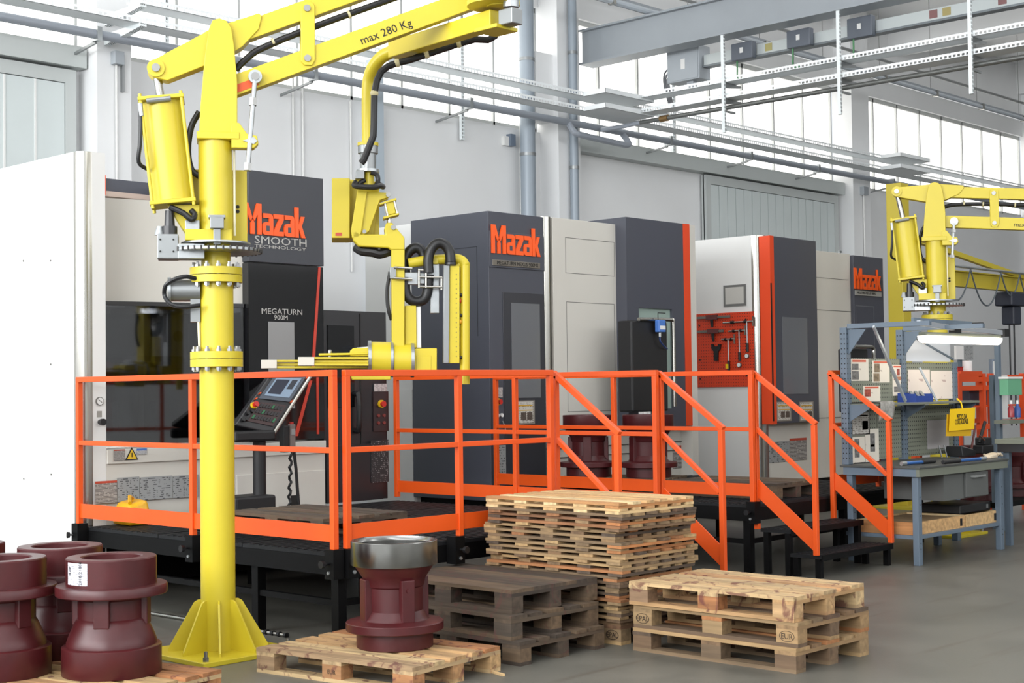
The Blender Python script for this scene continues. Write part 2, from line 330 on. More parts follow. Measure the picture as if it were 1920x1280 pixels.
# windows above the sill: one strip of panes in each bay
PANE = emit('window_pane_bright', (255, 253, 248), 2.1)
FRM = M('window_frame', (196, 198, 196), .5)
bays = [(.9, 9.18), (9.64, 17.41), (17.94, 26.46), (27.15, 35.4), (36.1, 46.)]
for i, (a, b) in enumerate(bays):
    fr = MB().box(a, b, YW+.08, YW+.2, SILL, SILL+.07).box(a, b, YW+.08, YW+.2, HEAD-.08, HEAD)
    n = max(6, round((b-a)/1.02)); st = (b-a)/n
    for k in range(n+1): fr.box(a+k*st-.02, a+k*st+.02, YW+.08, YW+.2, SILL, HEAD)
    wdo = struct(fr.build('window_%d' % (i+1), FRM, smooth=0))
    for k in range(n): MB().box(a+k*st+.02, a+(k+1)*st-.02, YW+.13, YW+.15, SILL+.07, HEAD-.08).build('pane', PANE, wdo, 0)
# big sliding doors on the back wall
def sliding_door(idx, xa, xb, pw, track, light):
    d = struct(MB().box(xa, xb, YW-.1, YW-.04, .05, 5.5).build('door_%d' % idx, TRIMM, smooth=0))
    MB().box(track[0], track[1], YW-.22, YW, 5.53, SILL+.01).build('track_cover', TRIMM, d, 0)
    MB().box(xa, xb, YW-.15, YW-.08, 5.34, 5.5).box(xa, xa+.14, YW-.15, YW-.08, .05, 5.34).box(xb-.14, xb, YW-.15, YW-.08, .05, 5.34).build('frame', TRIMM, d, 0)
    x = xa+.14; nn = max(1, round((xb-xa-.28)/pw)); p = (xb-xa-.28)/nn
    for k in range(nn):
        MB().box(x+k*p+.008, x+(k+1)*p-.008, YW-.14, YW-.09, .06, 5.33).build('panel', DOORM, d, 0)
        if light: MB().box(x+k*p-.012, x+k*p+.012, YW-.148, YW-.1, .06, 5.33).build('joint_strip', WHT2, d, 0)
sliding_door(1, 1.1, 9.05, .39, (1.0, 9.15), True)
sliding_door(2, ony(1325, 400, YW-.15)[0], ony(1572, 400, YW-.15)[0], .275, (17.96, 26.44), False)

# ------------------------------------------------------------------ overhead services
TRAYM = perforated('tray_steel', (244, 248, 250), .4, .05, 16, 17, (.3, .26), (0, 2))
TRAYB = perforated('tray_steel_cross', (244, 248, 250), .4, .05, 16, 17, (.3, .26), (1, 2))
STRUT = perforated('strut_steel', (232, 238, 240), .4, .05, 40, 18, (.2, .3), (0, 2), True)
def tray(label, along, c0, c1, other, z, width=.3, group='galvanised cable trays under the roof'):
    m = MB(); h = .075; a, b = other-width/2, other+width/2; t = .004
    if along == 'x': s = [(c0, c1, a, a+t, z, z+h), (c0, c1, b-t, b, z, z+h)]; bt = (c0, c1, a, b, z, z+t)
    else: s = [(a, a+t, c0, c1, z, z+h), (b-t, b, c0, c1, z, z+h)]; bt = (a, b, c0, c1, z, z+t)
    o = ((c0+c1)/2, other, z) if along == 'x' else (other, (c0+c1)/2, z)
    root = thing('cable_tray', label, 'cable tray', o, 0, group)
    wb(MB().box(*bt), 'tray_floor', M('tray_floor_zinc', (240, 244, 246), .5), root, 0)
    for q in s: wb(MB().box(*q), 'side_wall', TRAYM if along == 'x' else TRAYB, root, 0)
    return root
tray('upper cable tray running along the windowed back wall', 'x', 9.3, 40, 14.8, 6.16)
tray('lower cable tray running along the windowed back wall above the dark pipe', 'x', 4, 40, 14.8, 5.93)
tray('upper cable tray crossing the hall below the grey steel beam', 'y', 3, 14.19, 18.16, 6.18)
tray('lower cable tray crossing the hall below the grey steel beam', 'y', 3, 14.19, 18.16, 5.94)
# tray corner pieces at the columns
for i, (x, lab) in enumerate(((17.6, 'second'), (26.7, 'third'))):
    r = thing('tray_junction', 'wide cable tray junction in front of the %s column' % ('middle' if i == 0 else 'far right'), 'tray junction', (x, 14.5, 5.92))
    for z in (5.92, 6.15):
        wb(MB().box(x-.45, x+.75, 14.2, 14.645, z, z+.004).box(x-.45, x+.75, 14.2, 14.204, z, z+.075).box(x-.45, x-.446, 14.2, 14.645, z, z+.075).box(x+.746, x+.75, 14.2, 14.645, z, z+.075), 'junction_plate', MATS['tray_floor_zinc'], r, 0)
# brackets on the first column
r = thing('tray_bracket', 'pair of perforated tray brackets on the left column', 'bracket', (9.3, 15.1, 5.85))
for z in (5.86, 6.09): wb(MB().prism([(9.28, 15.4, z-.06), (9.28, 15.4, z+.07), (9.28, 14.62, z+.07), (9.28, 14.62, z+.03)], [(9.36, 15.4, z-.06), (9.36, 15.4, z+.07), (9.36, 14.62, z+.07), (9.36, 14.62, z+.03)]), 'arm', STRUT, r, 0)
# hanging struts below the steel beam
for y, lab in ((12.6, 'nearest the back wall'), (10.64, 'in the middle of the three'), (8.69, 'nearest the right picture edge')):
    r = thing('hanger_strut', 'perforated hanger strut under the steel beam, %s' % lab, 'hanger', (17.97, y, 6.88), 0, 'hangers under the steel beam')
    wb(MB().box(17.95, 17.99, y-.025, y+.025, 5.42, 6.88), 'upright', STRUT, r, 0)
    for z in (5.9, 6.14): wb(MB().prism([(17.99, y-.02, z-.05), (17.99, y-.02, z+.03), (18.4, y-.02, z+.03), (18.4, y-.02, z)], [(17.99, y+.02, z-.05), (17.99, y+.02, z+.03), (18.4, y+.02, z+.03), (18.4, y+.02, z)]), 'arm', ALU, r, 0)
    wb(MB().box(17.99, 18.25, y-.015, y+.015, 5.73, 5.76), 'pipe_arm', ALU, r, 0)
# steel beam
r = thing('steel_beam', 'grey steel beam crossing the upper right of the hall', 'beam', (18.1, 8, 6.88))
wb(MB().box(18.02, 18.2, 2, 15.4, 6.91, 7.42), 'web', BEAM, r, 0); wb(MB().box(17.93, 18.29, 2, 15.4, 6.88, 6.91), 'lower_flange', BEAM, r, 0); wb(MB().box(17.93, 18.29, 2, 15.4, 7.42, 7.45), 'upper_flange', BEAM, r, 0)
# dark pipe along the wall
r = thing('service_pipe', 'dark grey pipe running along the back wall below the trays', 'pipe', (20, 15.1, 5.83))
wb(MB().cyl((3, 15.1, 5.83), (40, 15.1, 5.83), .055, n=14), 'pipe_run', PIPE, r)
wb(MB().tube([(17.3, 15.1, 5.83), (17.32, 15.0, 5.68), (17.4, 14.95, 5.63), (18.2, 14.95, 5.6), (18.6, 14.95, 5.6), (18.66, 15.0, 5.68), (18.66, 15.1, 5.8)], .05), 'bypass_loop', PIPE, r)
for x in (9.0, 12.2, 15.1, 19.9, 22.3, 24.6, 27.5):
    wb(MB().box(x-.03, x+.03, 15.03, 15.17, 5.75, 5.91), 'clamp', STL, r, 0)
    wb(MB().bar((x, 15.12, 5.74), (x, YW, 5.66), .03, .03), 'bracket_arm', ALU, r, 0)
r = thing('air_pipe', 'slim steel pipe crossing the hall below the right cable trays', 'pipe', (18.12, 8, 5.82))
wb(MB().cyl((18.12, 3, 5.82), (18.12, 14.3, 5.82), .035, n=12), 'pipe_run', M('pipe_steel', (120, 122, 120), .3, .6), r)
wb(MB().tube([(18.12, 14.3, 5.82), (18.1, 14.6, 5.8), (18.0, 15.0, 5.78)], .035), 'elbow', PIPE, r)
wb(MB().cyl((18.12, 13.75, 5.82), (18.12, 13.9, 5.82), .05), 'valve', M('brass', (150, 120, 80), .35, .8), r)
# busbar trunking with boxes
XB = 18.6
zt, zb = onx(1450, 77, XB)[2], onx(1450, 101, XB)[2]
r = thing('busbar_trunking', 'light grey busbar trunking with dark lower rail under the roof', 'busbar', (XB, 9, zb))
p = onx(1311, 146, XB-.1)-np.array([0, .02, 0])
wb(MB().box(XB, XB+.12, 3, p[1], zb+.03, zt), 'trunking', M('trunking_grey', (196, 202, 202), .4, .3), r, 0)
wb(MB().box(XB-.02, XB+.14, 3, p[1], zb, zb+.03), 'lower_rail', M('rail_grey', (120, 126, 130), .4, .4), r, 0)
for x, mt in ((1750, (132, 92, 92)), (1775, (166, 152, 98)), (1440, (170, 160, 104)), (1880, (132, 92, 92))):
    q = onx(x, 20, XB); wb(MB().box(XB-.006, XB, q[1]-.06, q[1]+.06, zb+.06, zt-.02), 'marker_label', M('marker_%d' % mt[1], mt, .5), r, 0)
BOXG = M('box_grey', (166, 172, 178), .45)
BOXD = M('box_dark', (92, 98, 108), .45)
a, b = onx(1250, 95, XB-.1), onx(1311, 146, XB-.1)
r = thing('junction_box', 'large pale grey junction box at the end of the busbar', 'junction box', (XB-.1, (a[1]+b[1])/2, b[2]))
wb(MB().box(XB-.1, XB+.2, b[1], a[1], b[2], a[2]), 'box_body', BOXG, r, 0, .01); wb(MB().box(XB-.112, XB-.1, b[1]+.02, a[1]-.02, b[2]+.02, a[2]-.02), 'lid', BOXG, r, 0)
wb(MB().box(XB-.116, XB-.112, (a[1]+b[1])/2-.05, (a[1]+b[1])/2+.03, (a[2]+b[2])/2-.08, (a[2]+b[2])/2+.08), 'label_plate', WHT2, r, 0)
for k in range(4): wb(MB().tube([(XB+.05, a[1], b[2]+.3-k*.06), (XB+.05, a[1]+.16-.03*k, b[2]+.22-k*.05), (XB+.05, a[1]+.17-.03*k, b[2]), (XB+.05, a[1]+.08-.02*k, b[2]-.3)], .016, 8), 'cable', M('cable_grey', (110, 112, 116), .5), r)
wb(MB().box(XB, XB+.1, (a[1]+b[1])/2-.12, (a[1]+b[1])/2, b[2]-.12, b[2]), 'cable_gland', BOXG, r, 0)
for (xa, ya, xb, yb), lab in (((1373, 84, 1413, 108), 'leftmost of three, beside the junction box'), ((1477, 60, 1521, 84), 'middle of three'), ((1590, 37, 1637, 66), 'rightmost of three, behind a hanger strut')):
    a, b = onx(xa, ya, XB-.1), onx(xb, yb, XB-.1)
    r = thing('tap_off_box', 'dark grey tap-off box on the busbar, %s' % lab, 'switch box', (XB-.1, (a[1]+b[1])/2, b[2]), 0, 'tap-off boxes on the busbar')
    wb(MB().box(XB-.14, XB-.022, b[1], a[1], b[2], a[2]), 'box_body', BOXD, r, 0, .012)
    wb(MB().box(XB-.146, XB-.14, (a[1]+b[1])/2-.03, (a[1]+b[1])/2+.03, (a[2]+b[2])/2-.03, (a[2]+b[2])/2+.05), 'label_plate', WHT2, r, 0)
    yc = a[1]-.07; wb(MB().tube([(XB-.08, yc, b[2]), (XB-.08, yc, b[2]-.12), (XB-.1, yc-.02, b[2]-.26), (XB-.2, yc-.2, b[2]-.34), (XB-.4, yc-.3, b[2]-.36)], .014, 8), 'green_cable', M('cable_green', (70, 130, 84), .5), r)
# suspended light rails near the wall
YL = 14.0; ZL = ony(1640, 143, YL)[2]
r = thing('light_rail', 'long suspended light rail with silver clips below the roof', 'light rail', (26, YL, ZL))
wb(MB().cyl((15, YL, ZL), (44, YL, ZL), .048, n=10), 'tube_housing', M('light_tube', (196, 204, 212), .3, .2), r); wb(MB().box(15, 44, YL+.07, YL+.2, ZL+.02, ZL+.12), 'carrier', BEAM, r, 0)
for k in range(11):
    x = 17.1+k*2.05
    wb(MB().box(x-.03, x+.03, YL-.06, YL+.06, ZL-.058, ZL+.06), 'clip', CHR, r, 0); wb(MB().cyl((x, YL+.1, ZL+.1), (x, YL+.1, ZR-.05), .006, n=6), 'suspension_wire', M('wire', (120, 120, 118), .5), r)
tag(MB().cyl((14, 14.6, ZL+.62), (44, 14.6, ZL+.62), .03, n=10).build('conduit', M('conduit_grey', (140, 142, 142), .5)), 'thin grey conduit running below the roof above the light rail', 'conduit')
# pipes at the middle column
r = thing('downpipe', 'thick blue-grey downpipe left of the middle column', 'downpipe', (16.85, 15.55, 0))
wb(MB().cyl((16.85, 15.55, 0), (16.85, 15.55, ZR-.02), .12, n=18), 'pipe_run', DUCT, r)
for z in (6.8, 5.3): wb(MB().cyl((16.85, 15.55, z), (16.85, 15.55, z+.05), .128, n=18), 'collar', ALU, r)
r = thing('downpipe', 'slim grey downpipe on the front of the middle column', 'downpipe', (17.68, 15.31, 0))
wb(MB().cyl((17.68, 15.31, 0), (17.68, 15.31, ZR-.02), .07, n=16), 'pipe_run', DUCT, r)
for z in (7.0, 5.15): wb(MB().cyl((17.68, 15.31, z), (17.68, 15.31, z+.05), .078, n=16), 'collar', ALU, r)
# conduits and small boxes on the wall
def conduit(px, y0, y1, lab, Y=YW-.03, r=.014):
    p = ony(px, y0, Y); q = ony(px, y1, Y)
    tag(MB().cyl((p[0], Y, q[2]-1.2), (p[0], Y, p[2]), r, n=8).build('wall_conduit', WHT2), lab, 'conduit', 'vertical conduits on the back wall')
conduit(567, 130, 320, 'thin white conduit on the wall behind the left charcoal machine panel')
conduit(549, 130, 320, 'thin white conduit left of its twin behind the turnstile post arm')
conduit(657, 190, 350, 'thin white conduit behind the yellow drop pipe')
conduit(975, 230, 400, 'thin white conduit left of the thick downpipe')
p = ony(219, 100, 15.36); q = ony(219, 320, 15.36)
r = thing('column_box', 'small grey switch box with conduit on the left column', 'switch box', (p[0], 15.4, p[2]))
wb(MB().box(p[0]-.06, p[0]+.07, 15.3, 15.4, p[2]-.14, p[2]+.02), 'box_body', BOXG, r, 0, .006); wb(MB().cyl((p[0], 15.37, q[2]-1.5), (p[0], 15.37, p[2]-.1), .014, n=8), 'conduit_pipe', WHT2, r)
wb(MB().box(p[0]+.07, p[0]+.1, 15.35, 15.4, p[2]-.45, p[2]), 'strut', ALU, r, 0)
a, b = ony(949, 249, YW-.1), ony(967, 274, YW-.1)
r = thing('wall_socket_box', 'small blue-grey socket box high on the wall left of the downpipe', 'socket box', (a[0], YW, b[2]))
wb(MB().box((a[0]+b[0])/2, b[0], YW-.1, YW, b[2], a[2]), 'box_body', M('socket_blue', (104, 116, 132), .5), r, 0); wb(MB().box(a[0], (a[0]+b[0])/2, YW-.06, YW, b[2], a[2]-.04), 'socket', WHT2, r, 0)
p = ony(1620, 355, 15.36); r = thing('column_box', 'small switch box with conduit on the far right column', 'switch box', (p[0], 15.4, p[2]))
wb(MB().box(p[0]-.1, p[0]+.08, 15.3, 15.4, p[2]-.12, p[2]+.05), 'box_body', BOXG, r, 0); wb(MB().cyl((p[0], 15.37, 1), (p[0], 15.37, p[2]-.1), .016, n=8), 'conduit_pipe', WHT2, r)
# perforated wall strut and hangers in front of the windows
for px, yb, lab in ((867, 262, 'perforated strut in front of the windows, left of the thick downpipe'), (312, 100, 'perforated strut above the first manipulator arm'), (1263, 300, 'perforated strut in front of the windows below the junction box')):
    p = ony(px, yb, YW-.08); tag(MB().box(p[0]-.03, p[0]+.03, YW-.1, YW-.05, p[2], HEAD+.5).build('wall_strut', STRUT, smooth=0), lab, 'strut')
# grey steel column behind the drop pipe
p = ony(707, 300, YW-.12); tag(MB().box(p[0]-.1, p[0]+.1, YW-.16, YW, 0, SILL+.6).build('wall_post', M('post_bluegrey', (176, 188, 198), .5), smooth=0), 'pale blue steel post on the wall behind the drop pipe', 'post')

# ================================================================== PLATFORMS AND RAILS
ZD, ZT, ZM, ZK0, ZK1, ZPB = .606, 1.788, 1.289, .68, .79, .635
YF, YMID, YB = 7.342, 8.906, 10.47
XA, XR2, XS1a, XS1b, XR3, XR4, XS2a, XS2b = 6.072, 8.13, 8.226, 9.512, 9.441, 10.81, 10.868, 12.138
TW = .042
def rail(label, pts, posts_at, cat='railing'):
    """straight guard rail between two plan points with posts at the given fractions"""
    (xa, ya), (xb, yb) = pts; root = thing('guard_rail', label, cat, (xa, ya, ZPB), 0, 'orange guard rails of the platforms')
    P = lambda t, z: (xa+(xb-xa)*t, ya+(yb-ya)*t, z)
    for t in posts_at: wb(MB().bar(P(t, ZPB), P(t, ZT-TW), TW, TW, (0, 1, 0)), 'post', ORA, root, 0, .003)
    L = math.hypot(xb-xa, yb-ya); e = TW/2/L
    ts = sorted(posts_at)
    for t0, t1 in zip(ts, ts[1:]):
        wb(MB().bar(P(t0-e*(t0 == ts[0]), ZT-TW/2), P(t1+e*(t1 == ts[-1]), ZT-TW/2), TW, TW), 'top_rail', ORA, root, 0, .003)
        wb(MB().bar(P(t0+e, ZM-.02), P(t1-e, ZM-.02), TW*.9, .036), 'mid_rail', ORA, root, 0, .003)
        wb(MB().bar(P(t0+e, (ZK0+ZK1)/2), P(t1-e, (ZK0+ZK1)/2), .012, ZK1-ZK0), 'kick_plate', ORA, root, 0)
    return root
rail('orange guard rail at the left end of the near platform, behind the yellow post', ((XA, YF), (XA, YB)), (0, .503, 1))
rail('orange guard rail along the near front of the platform, behind the steel-rimmed casting', ((XA+.085, YF-.03), (XR2, YF-.03)), (0, .515, 1))
rail('orange guard rail on the far side of the near platform, ending beside its steps', ((XR3, YF), (XR3, YB)), (0, .5, 1))
rail('orange guard rail left of the castings on the far platform', ((XR4, YF), (XR4, YB)), (0, .5, 1))
rail('orange guard rail of the far platform hidden behind the workbench', ((XS2b+.1, YF+.06), (XS2b+1.8, YF+.06)), (0, .5, 1))
def stair_rail(label, x, y0=YF, y1=6.748):
    root = thing('stair_rail', label, 'stair rail', (x, y0, .2), 0, 'orange sloping rails of the steps')
    dz = 1.335-ZT; y1b = y1
    wb(MB().bar((x, y0, .39), (x, y0, ZT-TW), TW, TW, (0, 1, 0)), 'upper_post', ORA, root, 0, .003)
    wb(MB().bar((x, y1, .2), (x, y1, ZT+dz-.028), TW, TW, (0, 1, 0)), 'lower_post', ORA, root, 0, .003)
    wb(MB().bar((x, y0+TW/2, ZT-.02), (x, y1-TW/2, ZT-.02+dz), TW, TW), 'handrail', ORA, root, 0, .003)
    wb(MB().bar((x, y0-.01, ZM-.02), (x, y1+.02, ZM-.02+dz), TW*.9, .036), 'mid_rail', ORA, root, 0, .003)
    wb(MB().prism([(x-.006, y0-.02, .83), (x-.006, y0-.02, .665), (x-.006, y1+.02, .665+dz*.95), (x-.006, y1+.02, .83+dz*.95)], [(x+.006, y0-.02, .83), (x+.006, y0-.02, .665), (x+.006, y1+.02, .665+dz*.95), (x+.006, y1+.02, .83+dz*.95)]), 'kick_plate', ORA, root, 0)
stair_rail('sloping orange rail left of the near steps, above the thin pallet stack', XS1a)
stair_rail('sloping orange rail right of the near steps, between the two pallet stacks', XS1b)
stair_rail('sloping orange rail left of the far steps', XS2a)
stair_rail('sloping orange rail right of the far steps, in front of the workbench', XS2b)
KNOB = M('knob_black', (20, 20, 22), .4)
def platform(label, x0, x1, y0, y1, legs, lab2):
    root = thing('work_platform', label, 'platform', (x0, y0, 0))
    # deck: tread plates with raised ribs, one panel after the other
    nx = max(1, round((x1-x0)/1.2)); ny = 3; px, py = (x1-x0)/nx, (y1-y0)/ny
    for i in range(nx):
        for j in range(ny):
            m = MB(); a, b, c, d = x0+i*px+.004, x0+(i+1)*px-.004, y0+j*py+.004, y0+(j+1)*py-.004; m.box(a, b, c, d, ZD-.03, ZD-.006)
            k = int((d-c)/.07)
            for q in range(k): yy = c+.02+q*.07; m.box(a+.01, b-.01, yy, yy+.035, ZD-.006, ZD)
            wb(m, 'deck_panel', DECK, root, 0)
    for q in ((x0, x1, y0, y0+.06), (x0, x1, y1-.06, y1), (x0, x0+.06, y0+.06, y1-.06), (x1-.06, x1, y0+.06, y1-.06)):
        wb(MB().box(q[0], q[1], q[2], q[3], ZD-.15, ZD-.031), 'edge_beam', BLK, root, 0)
    for lx, ly in legs: wb(MB().box(lx-.035, lx+.035, ly-.035, ly+.035, 0, ZD-.151), 'leg', BLK, root, 0)
    ys = sorted({l[1] for l in legs if abs(l[0]-legs[0][0]) < .01})
    for a, b in zip(ys, ys[1:]): wb(MB().box(legs[0][0]-.02, legs[0][0]+.02, a+.036, b-.036, .25, .29), 'brace', BLK, root, 0)
    xs = sorted({l[0] for l in legs if abs(l[1]-legs[0][1]) < .01})
    for a, b in zip(xs, xs[1:]): wb(MB().box(a+.036, b-.036, legs[0][1]-.02, legs[0][1]+.02, .25, .29), 'brace', BLK, root, 0)
    return root
def leggrid(xs, ys): return [(x, y) for x in xs for y in ys]
p1 = platform('black steel work platform in front of the left machine', XA+.05, XR3-.03, YF+.02, YB+.02, leggrid((XA+.11, XA+1.6, XR3-.1), (YF+.09, YF+.95, YMID, YB-.1)), '')
p2 = platform('black steel work platform carrying two castings in front of the middle machine', XR4+.03, XR4+3.3, YF+.05, YB+.02, leggrid((XR4+.1, XR4+1.7, XR4+3.2), (YF+.12, YMID, YB-.1)), '')
def sockets(root, pts):
    for x, y, dx, dy in pts:
        s = wb(MB().box(x-.045, x+.045, y-.045, y+.045, ZD-.16, ZPB), 'rail_socket', BLK, root, 0)
        wb(MB().cyl((x, y, ZD-.06), (x+dx*.09, y+dy*.09, ZD-.06), .008, n=8).cyl((x+dx*.085, y+dy*.085, ZD-.06), (x+dx*.115, y+dy*.115, ZD-.06), .022, .026, n=7), 'clamp_knob', KNOB, root, parent=s)
        wb(MB().cyl((x+dx*.045, y+dy*.045, ZD-.12), (x+dx*.056, y+dy*.056, ZD-.12), .012, n=6), 'bolt', STL, root, parent=s)
sockets(p1, [(XA, YF, -1, 0), (XA, YMID, -1, 0), (XA, YB, -.7, .5), (XA+.1, YF-.03, 0, -1), (7.132, YF-.03, 0, -1), (XR2, YF-.03, 0, -1)])
sockets(p2, [(XR4, YF, -1, 0), (XR4, YMID, -1, 0), (XR4, YB, -1, 0)])
def steps(label, xa, xb):
    root = thing('platform_steps', label, 'steps', (xa, 6.75, 0))
    for z, ya, yb in ((.4, 7.02, 7.33), (.2, 6.72, 7.03)):
        m = MB().box(xa, xb, ya, yb, z-.035, z-.004)
        for q in range(6): m.box(xa+.01, xb-.01, ya+.02+q*.047, ya+.045+q*.047, z-.004, z)
        wb(m, 'tread', DECK, root, 0)
        wb(MB().box(xa, xb, ya-.012, ya, z-.05, z), 'nosing', BLK, root, 0)
        for x in (xa+.03, xb-.03):
            for y in (ya+.04, yb-.05): wb(MB().box(x-.025, x+.025, y-.025, y+.025, 0, z-.036), 'leg', BLK, root, 0)
steps('black two-tread steps of the near platform, behind the pallet stacks', XS1a+.03, XS1b-.03)
steps('black two-tread steps of the far platform, left of the workbench', XS2a+.03, XS2b-.03)

# ================================================================== MACHINES
YM, YD = 10.534, 10.38
def qz(px, py, Y=YM): p = ony(px, py, Y); return p[0], p[2]
# letters of the orange machine logo, drawn as outlines (unit: logo width 960)
LOGO = [
    [(0, 0), (60, 0), (60, 250), (112, 165), (134, 205), (72, 385), (0, 385)],
    [(275, 0), (215, 0), (215, 250), (166, 165), (144, 205), (204, 385), (275, 385)],
    [(110, 0), (168, 0), (168, 140), (139, 185), (110, 140)],
    [(300, 215), (395, 215), (395, 165), (345, 165), (300, 150), (288, 115), (288, 45), (300, 12), (335, 0), (455, 0), (455, 225), (440, 258), (405, 272), (300, 272)],
    [(465, 215), (548, 215), (465, 65), (465, 0), (620, 0), (620, 57), (540, 57), (620, 205), (620, 272), (465, 272)],
    [(640, 215), (735, 215), (735, 165), (685, 165), (640, 150), (628, 115), (628, 45), (640, 12), (675, 0), (790, 0), (790, 225), (775, 258), (740, 272), (640, 272)],
    [(800, 0), (858, 0), (858, 120), (905, 0), (965, 0), (908, 150), (955, 272), (898, 272), (858, 165), (858, 385), (800, 385)]]
HOLES = [[(345, 52), (395, 52), (395, 118), (345, 118)], [(685, 52), (733, 52), (733, 118), (685, 118)]]
def logo(root, x, z, wdt, y, parent=None):
    s = wdt/965; L = root.location
    g = MB()
    for P in LOGO:
        a = [(x+u*s-L[0], y-L[1], z+v*s-L[2]) for u, v in P]; g.prism(a, [(p[0], p[1]+.015, p[2]) for p in a])
    o = g.build('logo_lettering', ORL, parent or root, 0); o['label'] = 'orange raised brand lettering'
    h = MB()
    for P in HOLES:
        a = [(x+u*s-L[0], y-.002-L[1], z+v*s-L[2]) for u, v in P]; h.prism(a, [(p[0], p[1]+.004, p[2]) for p in a])
    h.build('logo_counter', DRK, parent or root, 0)
SEAM = M('panel_seam', (96, 94, 90), .7)
def seam(root, x0, x1, z0, z1, y, mat=None, t=.006, parent=None):
    """outline groove around a hinged cover on a front face"""
    m = MB().box(x0, x1, y-.001, y+.002, z0, z0+t).box(x0, x1, y-.001, y+.002, z1-t, z1).box(x0, x0+t, y-.001, y+.002, z0, z1).box(x1-t, x1, y-.001, y+.002, z0, z1)
    return wb(m, 'panel_joint', mat or SEAM, root, 0, parent=parent)
DGL = glass('machine_glass_dark', (150, 152, 156))
def estop(root, x, y, z, r=.03):
    b = wb(MB().cyl((x, y, z), (x, y-.02, z), r*1.25, n=18), 'stop_ring', M('stop_yellow', (220, 180, 30), .4), root)
    wb(MB().cyl((x, y-.02, z), (x, y-.05, z), r*.8, r*.95, n=18), 'stop_button', M('stop_red', (190, 40, 30), .35), root, parent=b)
def warn(root, x, y, z, s=.1):
    b = wb(MB().prism([(x-s/2, y, z), (x+s/2, y, z), (x, y, z+s*.88)], [(x-s/2, y+.004, z), (x+s/2, y+.004, z), (x, y+.004, z+s*.88)]), 'warning_triangle', INK, root, 0)
    k = .74; cz = z+s*.29
    wb(MB().prism([(x-s/2*k, y-.002, cz-s*.29*k), (x+s/2*k, y-.002, cz-s*.29*k), (x, y-.002, cz+s*.59*k)], [(x-s/2*k, y+.001, cz-s*.29*k), (x+s/2*k, y+.001, cz-s*.29*k), (x, y+.001, cz+s*.59*k)]), 'warning_face', M('warn_yellow', (226, 186, 40), .5), root, 0, parent=b)
    wb(MB().box(x-s*.035, x+s*.035, y-.004, y, z+s*.2, z+s*.5), 'warning_sign', INK, root, 0, parent=b)

# ---------------- left machine
r = thing('turning_machine', 'big lathe at the left with charcoal logo panel and dark glass door', 'machine', (7.7, 11.6, 0))
m1 = r
XL = 6.124
wb(MB().box(XL, 6.349, YM+.1, 13.4, .06, 3.605).box(6.229, 6.349, YM, YM+.1, .06, 3.605), 'side_wall_panel', WHT2, r, 0)
seg = [(6.229-.105*cos(t), YM+.105-.105*sin(t)) for t in (pi/2*i/8 for i in range(9))]+[(6.229, YM+.105)]
wb(MB().prism([(x, y, .06) for x, y in seg], [(x, y, 3.605) for x, y in seg]), 'corner_strip', CHR, r)
for y, z in ((11.0, 1.0), (11.0, 1.9), (11.0, 2.75), (11.9, 2.75), (11.9, 1.9), (11.9, 1.0), (12.4, 2.2), (12.4, 1.3), (11.45, 2.78), (11.45, .95)):
    wb(MB().cyl((XL, y, z), (XL-.004, y, z), .008, n=8), 'screw_head', SEAM, r)
# set-back upper body and the slanting glass front
ya, yb = 10.98, 10.6
wb(MB().prism([(6.349, ya, 2.43), (7.76, yb, 2.43), (7.76, 13.2, 2.43), (6.349, 13.2, 2.43)], [(6.349, ya, 3.3), (7.76, yb, 3.3), (7.76, 13.2, 3.3), (6.349, 13.2, 3.3)]), 'upper_body', WHT, r, 0)
q = ony(198, 334, 11.9); wb(MB().box(6.35, 7.74, 11.9, 12.1, q[2]-.12, q[2]), 'roof_rail', DRK, r, 0); wb(MB().box(6.35, 7.74, 11.86, 13.1, q[2]-.17, q[2]-.121), 'roof_plate', M('roof_beige', (196, 176, 164), .6), r, 0)
wb(MB().box(7.1, 7.15, 11.85, 11.9, q[2]-.16, q[2]+.02), 'roof_marker', ORA, r, 0)
wb(MB().prism([(6.36, ya-.02, 1.225), (7.74, yb-.02, 1.225), (7.74, yb, 1.225), (6.36, ya, 1.225)], [(6.36, ya-.02, 2.425), (7.74, yb-.02, 2.425), (7.74, yb, 2.425), (6.36, ya, 2.425)]), 'door_glass', DGL, r, 0)
wb(MB().prism([(6.36, ya-.03, 2.395), (7.74, yb-.03, 2.395), (7.74, yb+.01, 2.395), (6.36, ya+.01, 2.395)], [(6.36, ya-.03, 2.43), (7.74, yb-.03, 2.43), (7.74, yb+.01, 2.43), (6.36, ya+.01, 2.43)]), 'glass_frame', DRK2, r, 0)
# inside of the machine
INT = M('interior_grey', (120, 120, 120), .5); INB = M('interior_beige', (150, 138, 120), .5)
wb(MB().box(6.36, 8.58, 12.6, 12.62, 1.2, 2.43).box(6.36, 6.38, 11.1, 12.6, 1.2, 2.43).box(8.56, 8.58, 10.75, 12.6, 1.2, 2.43), 'interior_wall', INT, r, 0)
wb(MB().box(7.95, 8.12, 12.5, 12.6, 1.2, 2.0).box(7.45, 7.6, 12.5, 12.6, 1.2, 2.0), 'interior_guide', INB, r, 0)
wb(MB().lathe([(.001, 2.42), (.5, 2.42), (.5, 2.36), (.001, 2.36)], (7.62, 11.6, 0), 28), 'turret_plate', STM, r)
t = wb(MB().box(7.4, 7.62, 11.25, 11.5, 1.98, 2.36), 'tool_block', ALU, r, 0, .01); wb(MB().cyl((7.51, 11.25, 2.16), (7.51, 11.24, 2.16), .05, n=16), 'tool_socket', INK, r, parent=t)
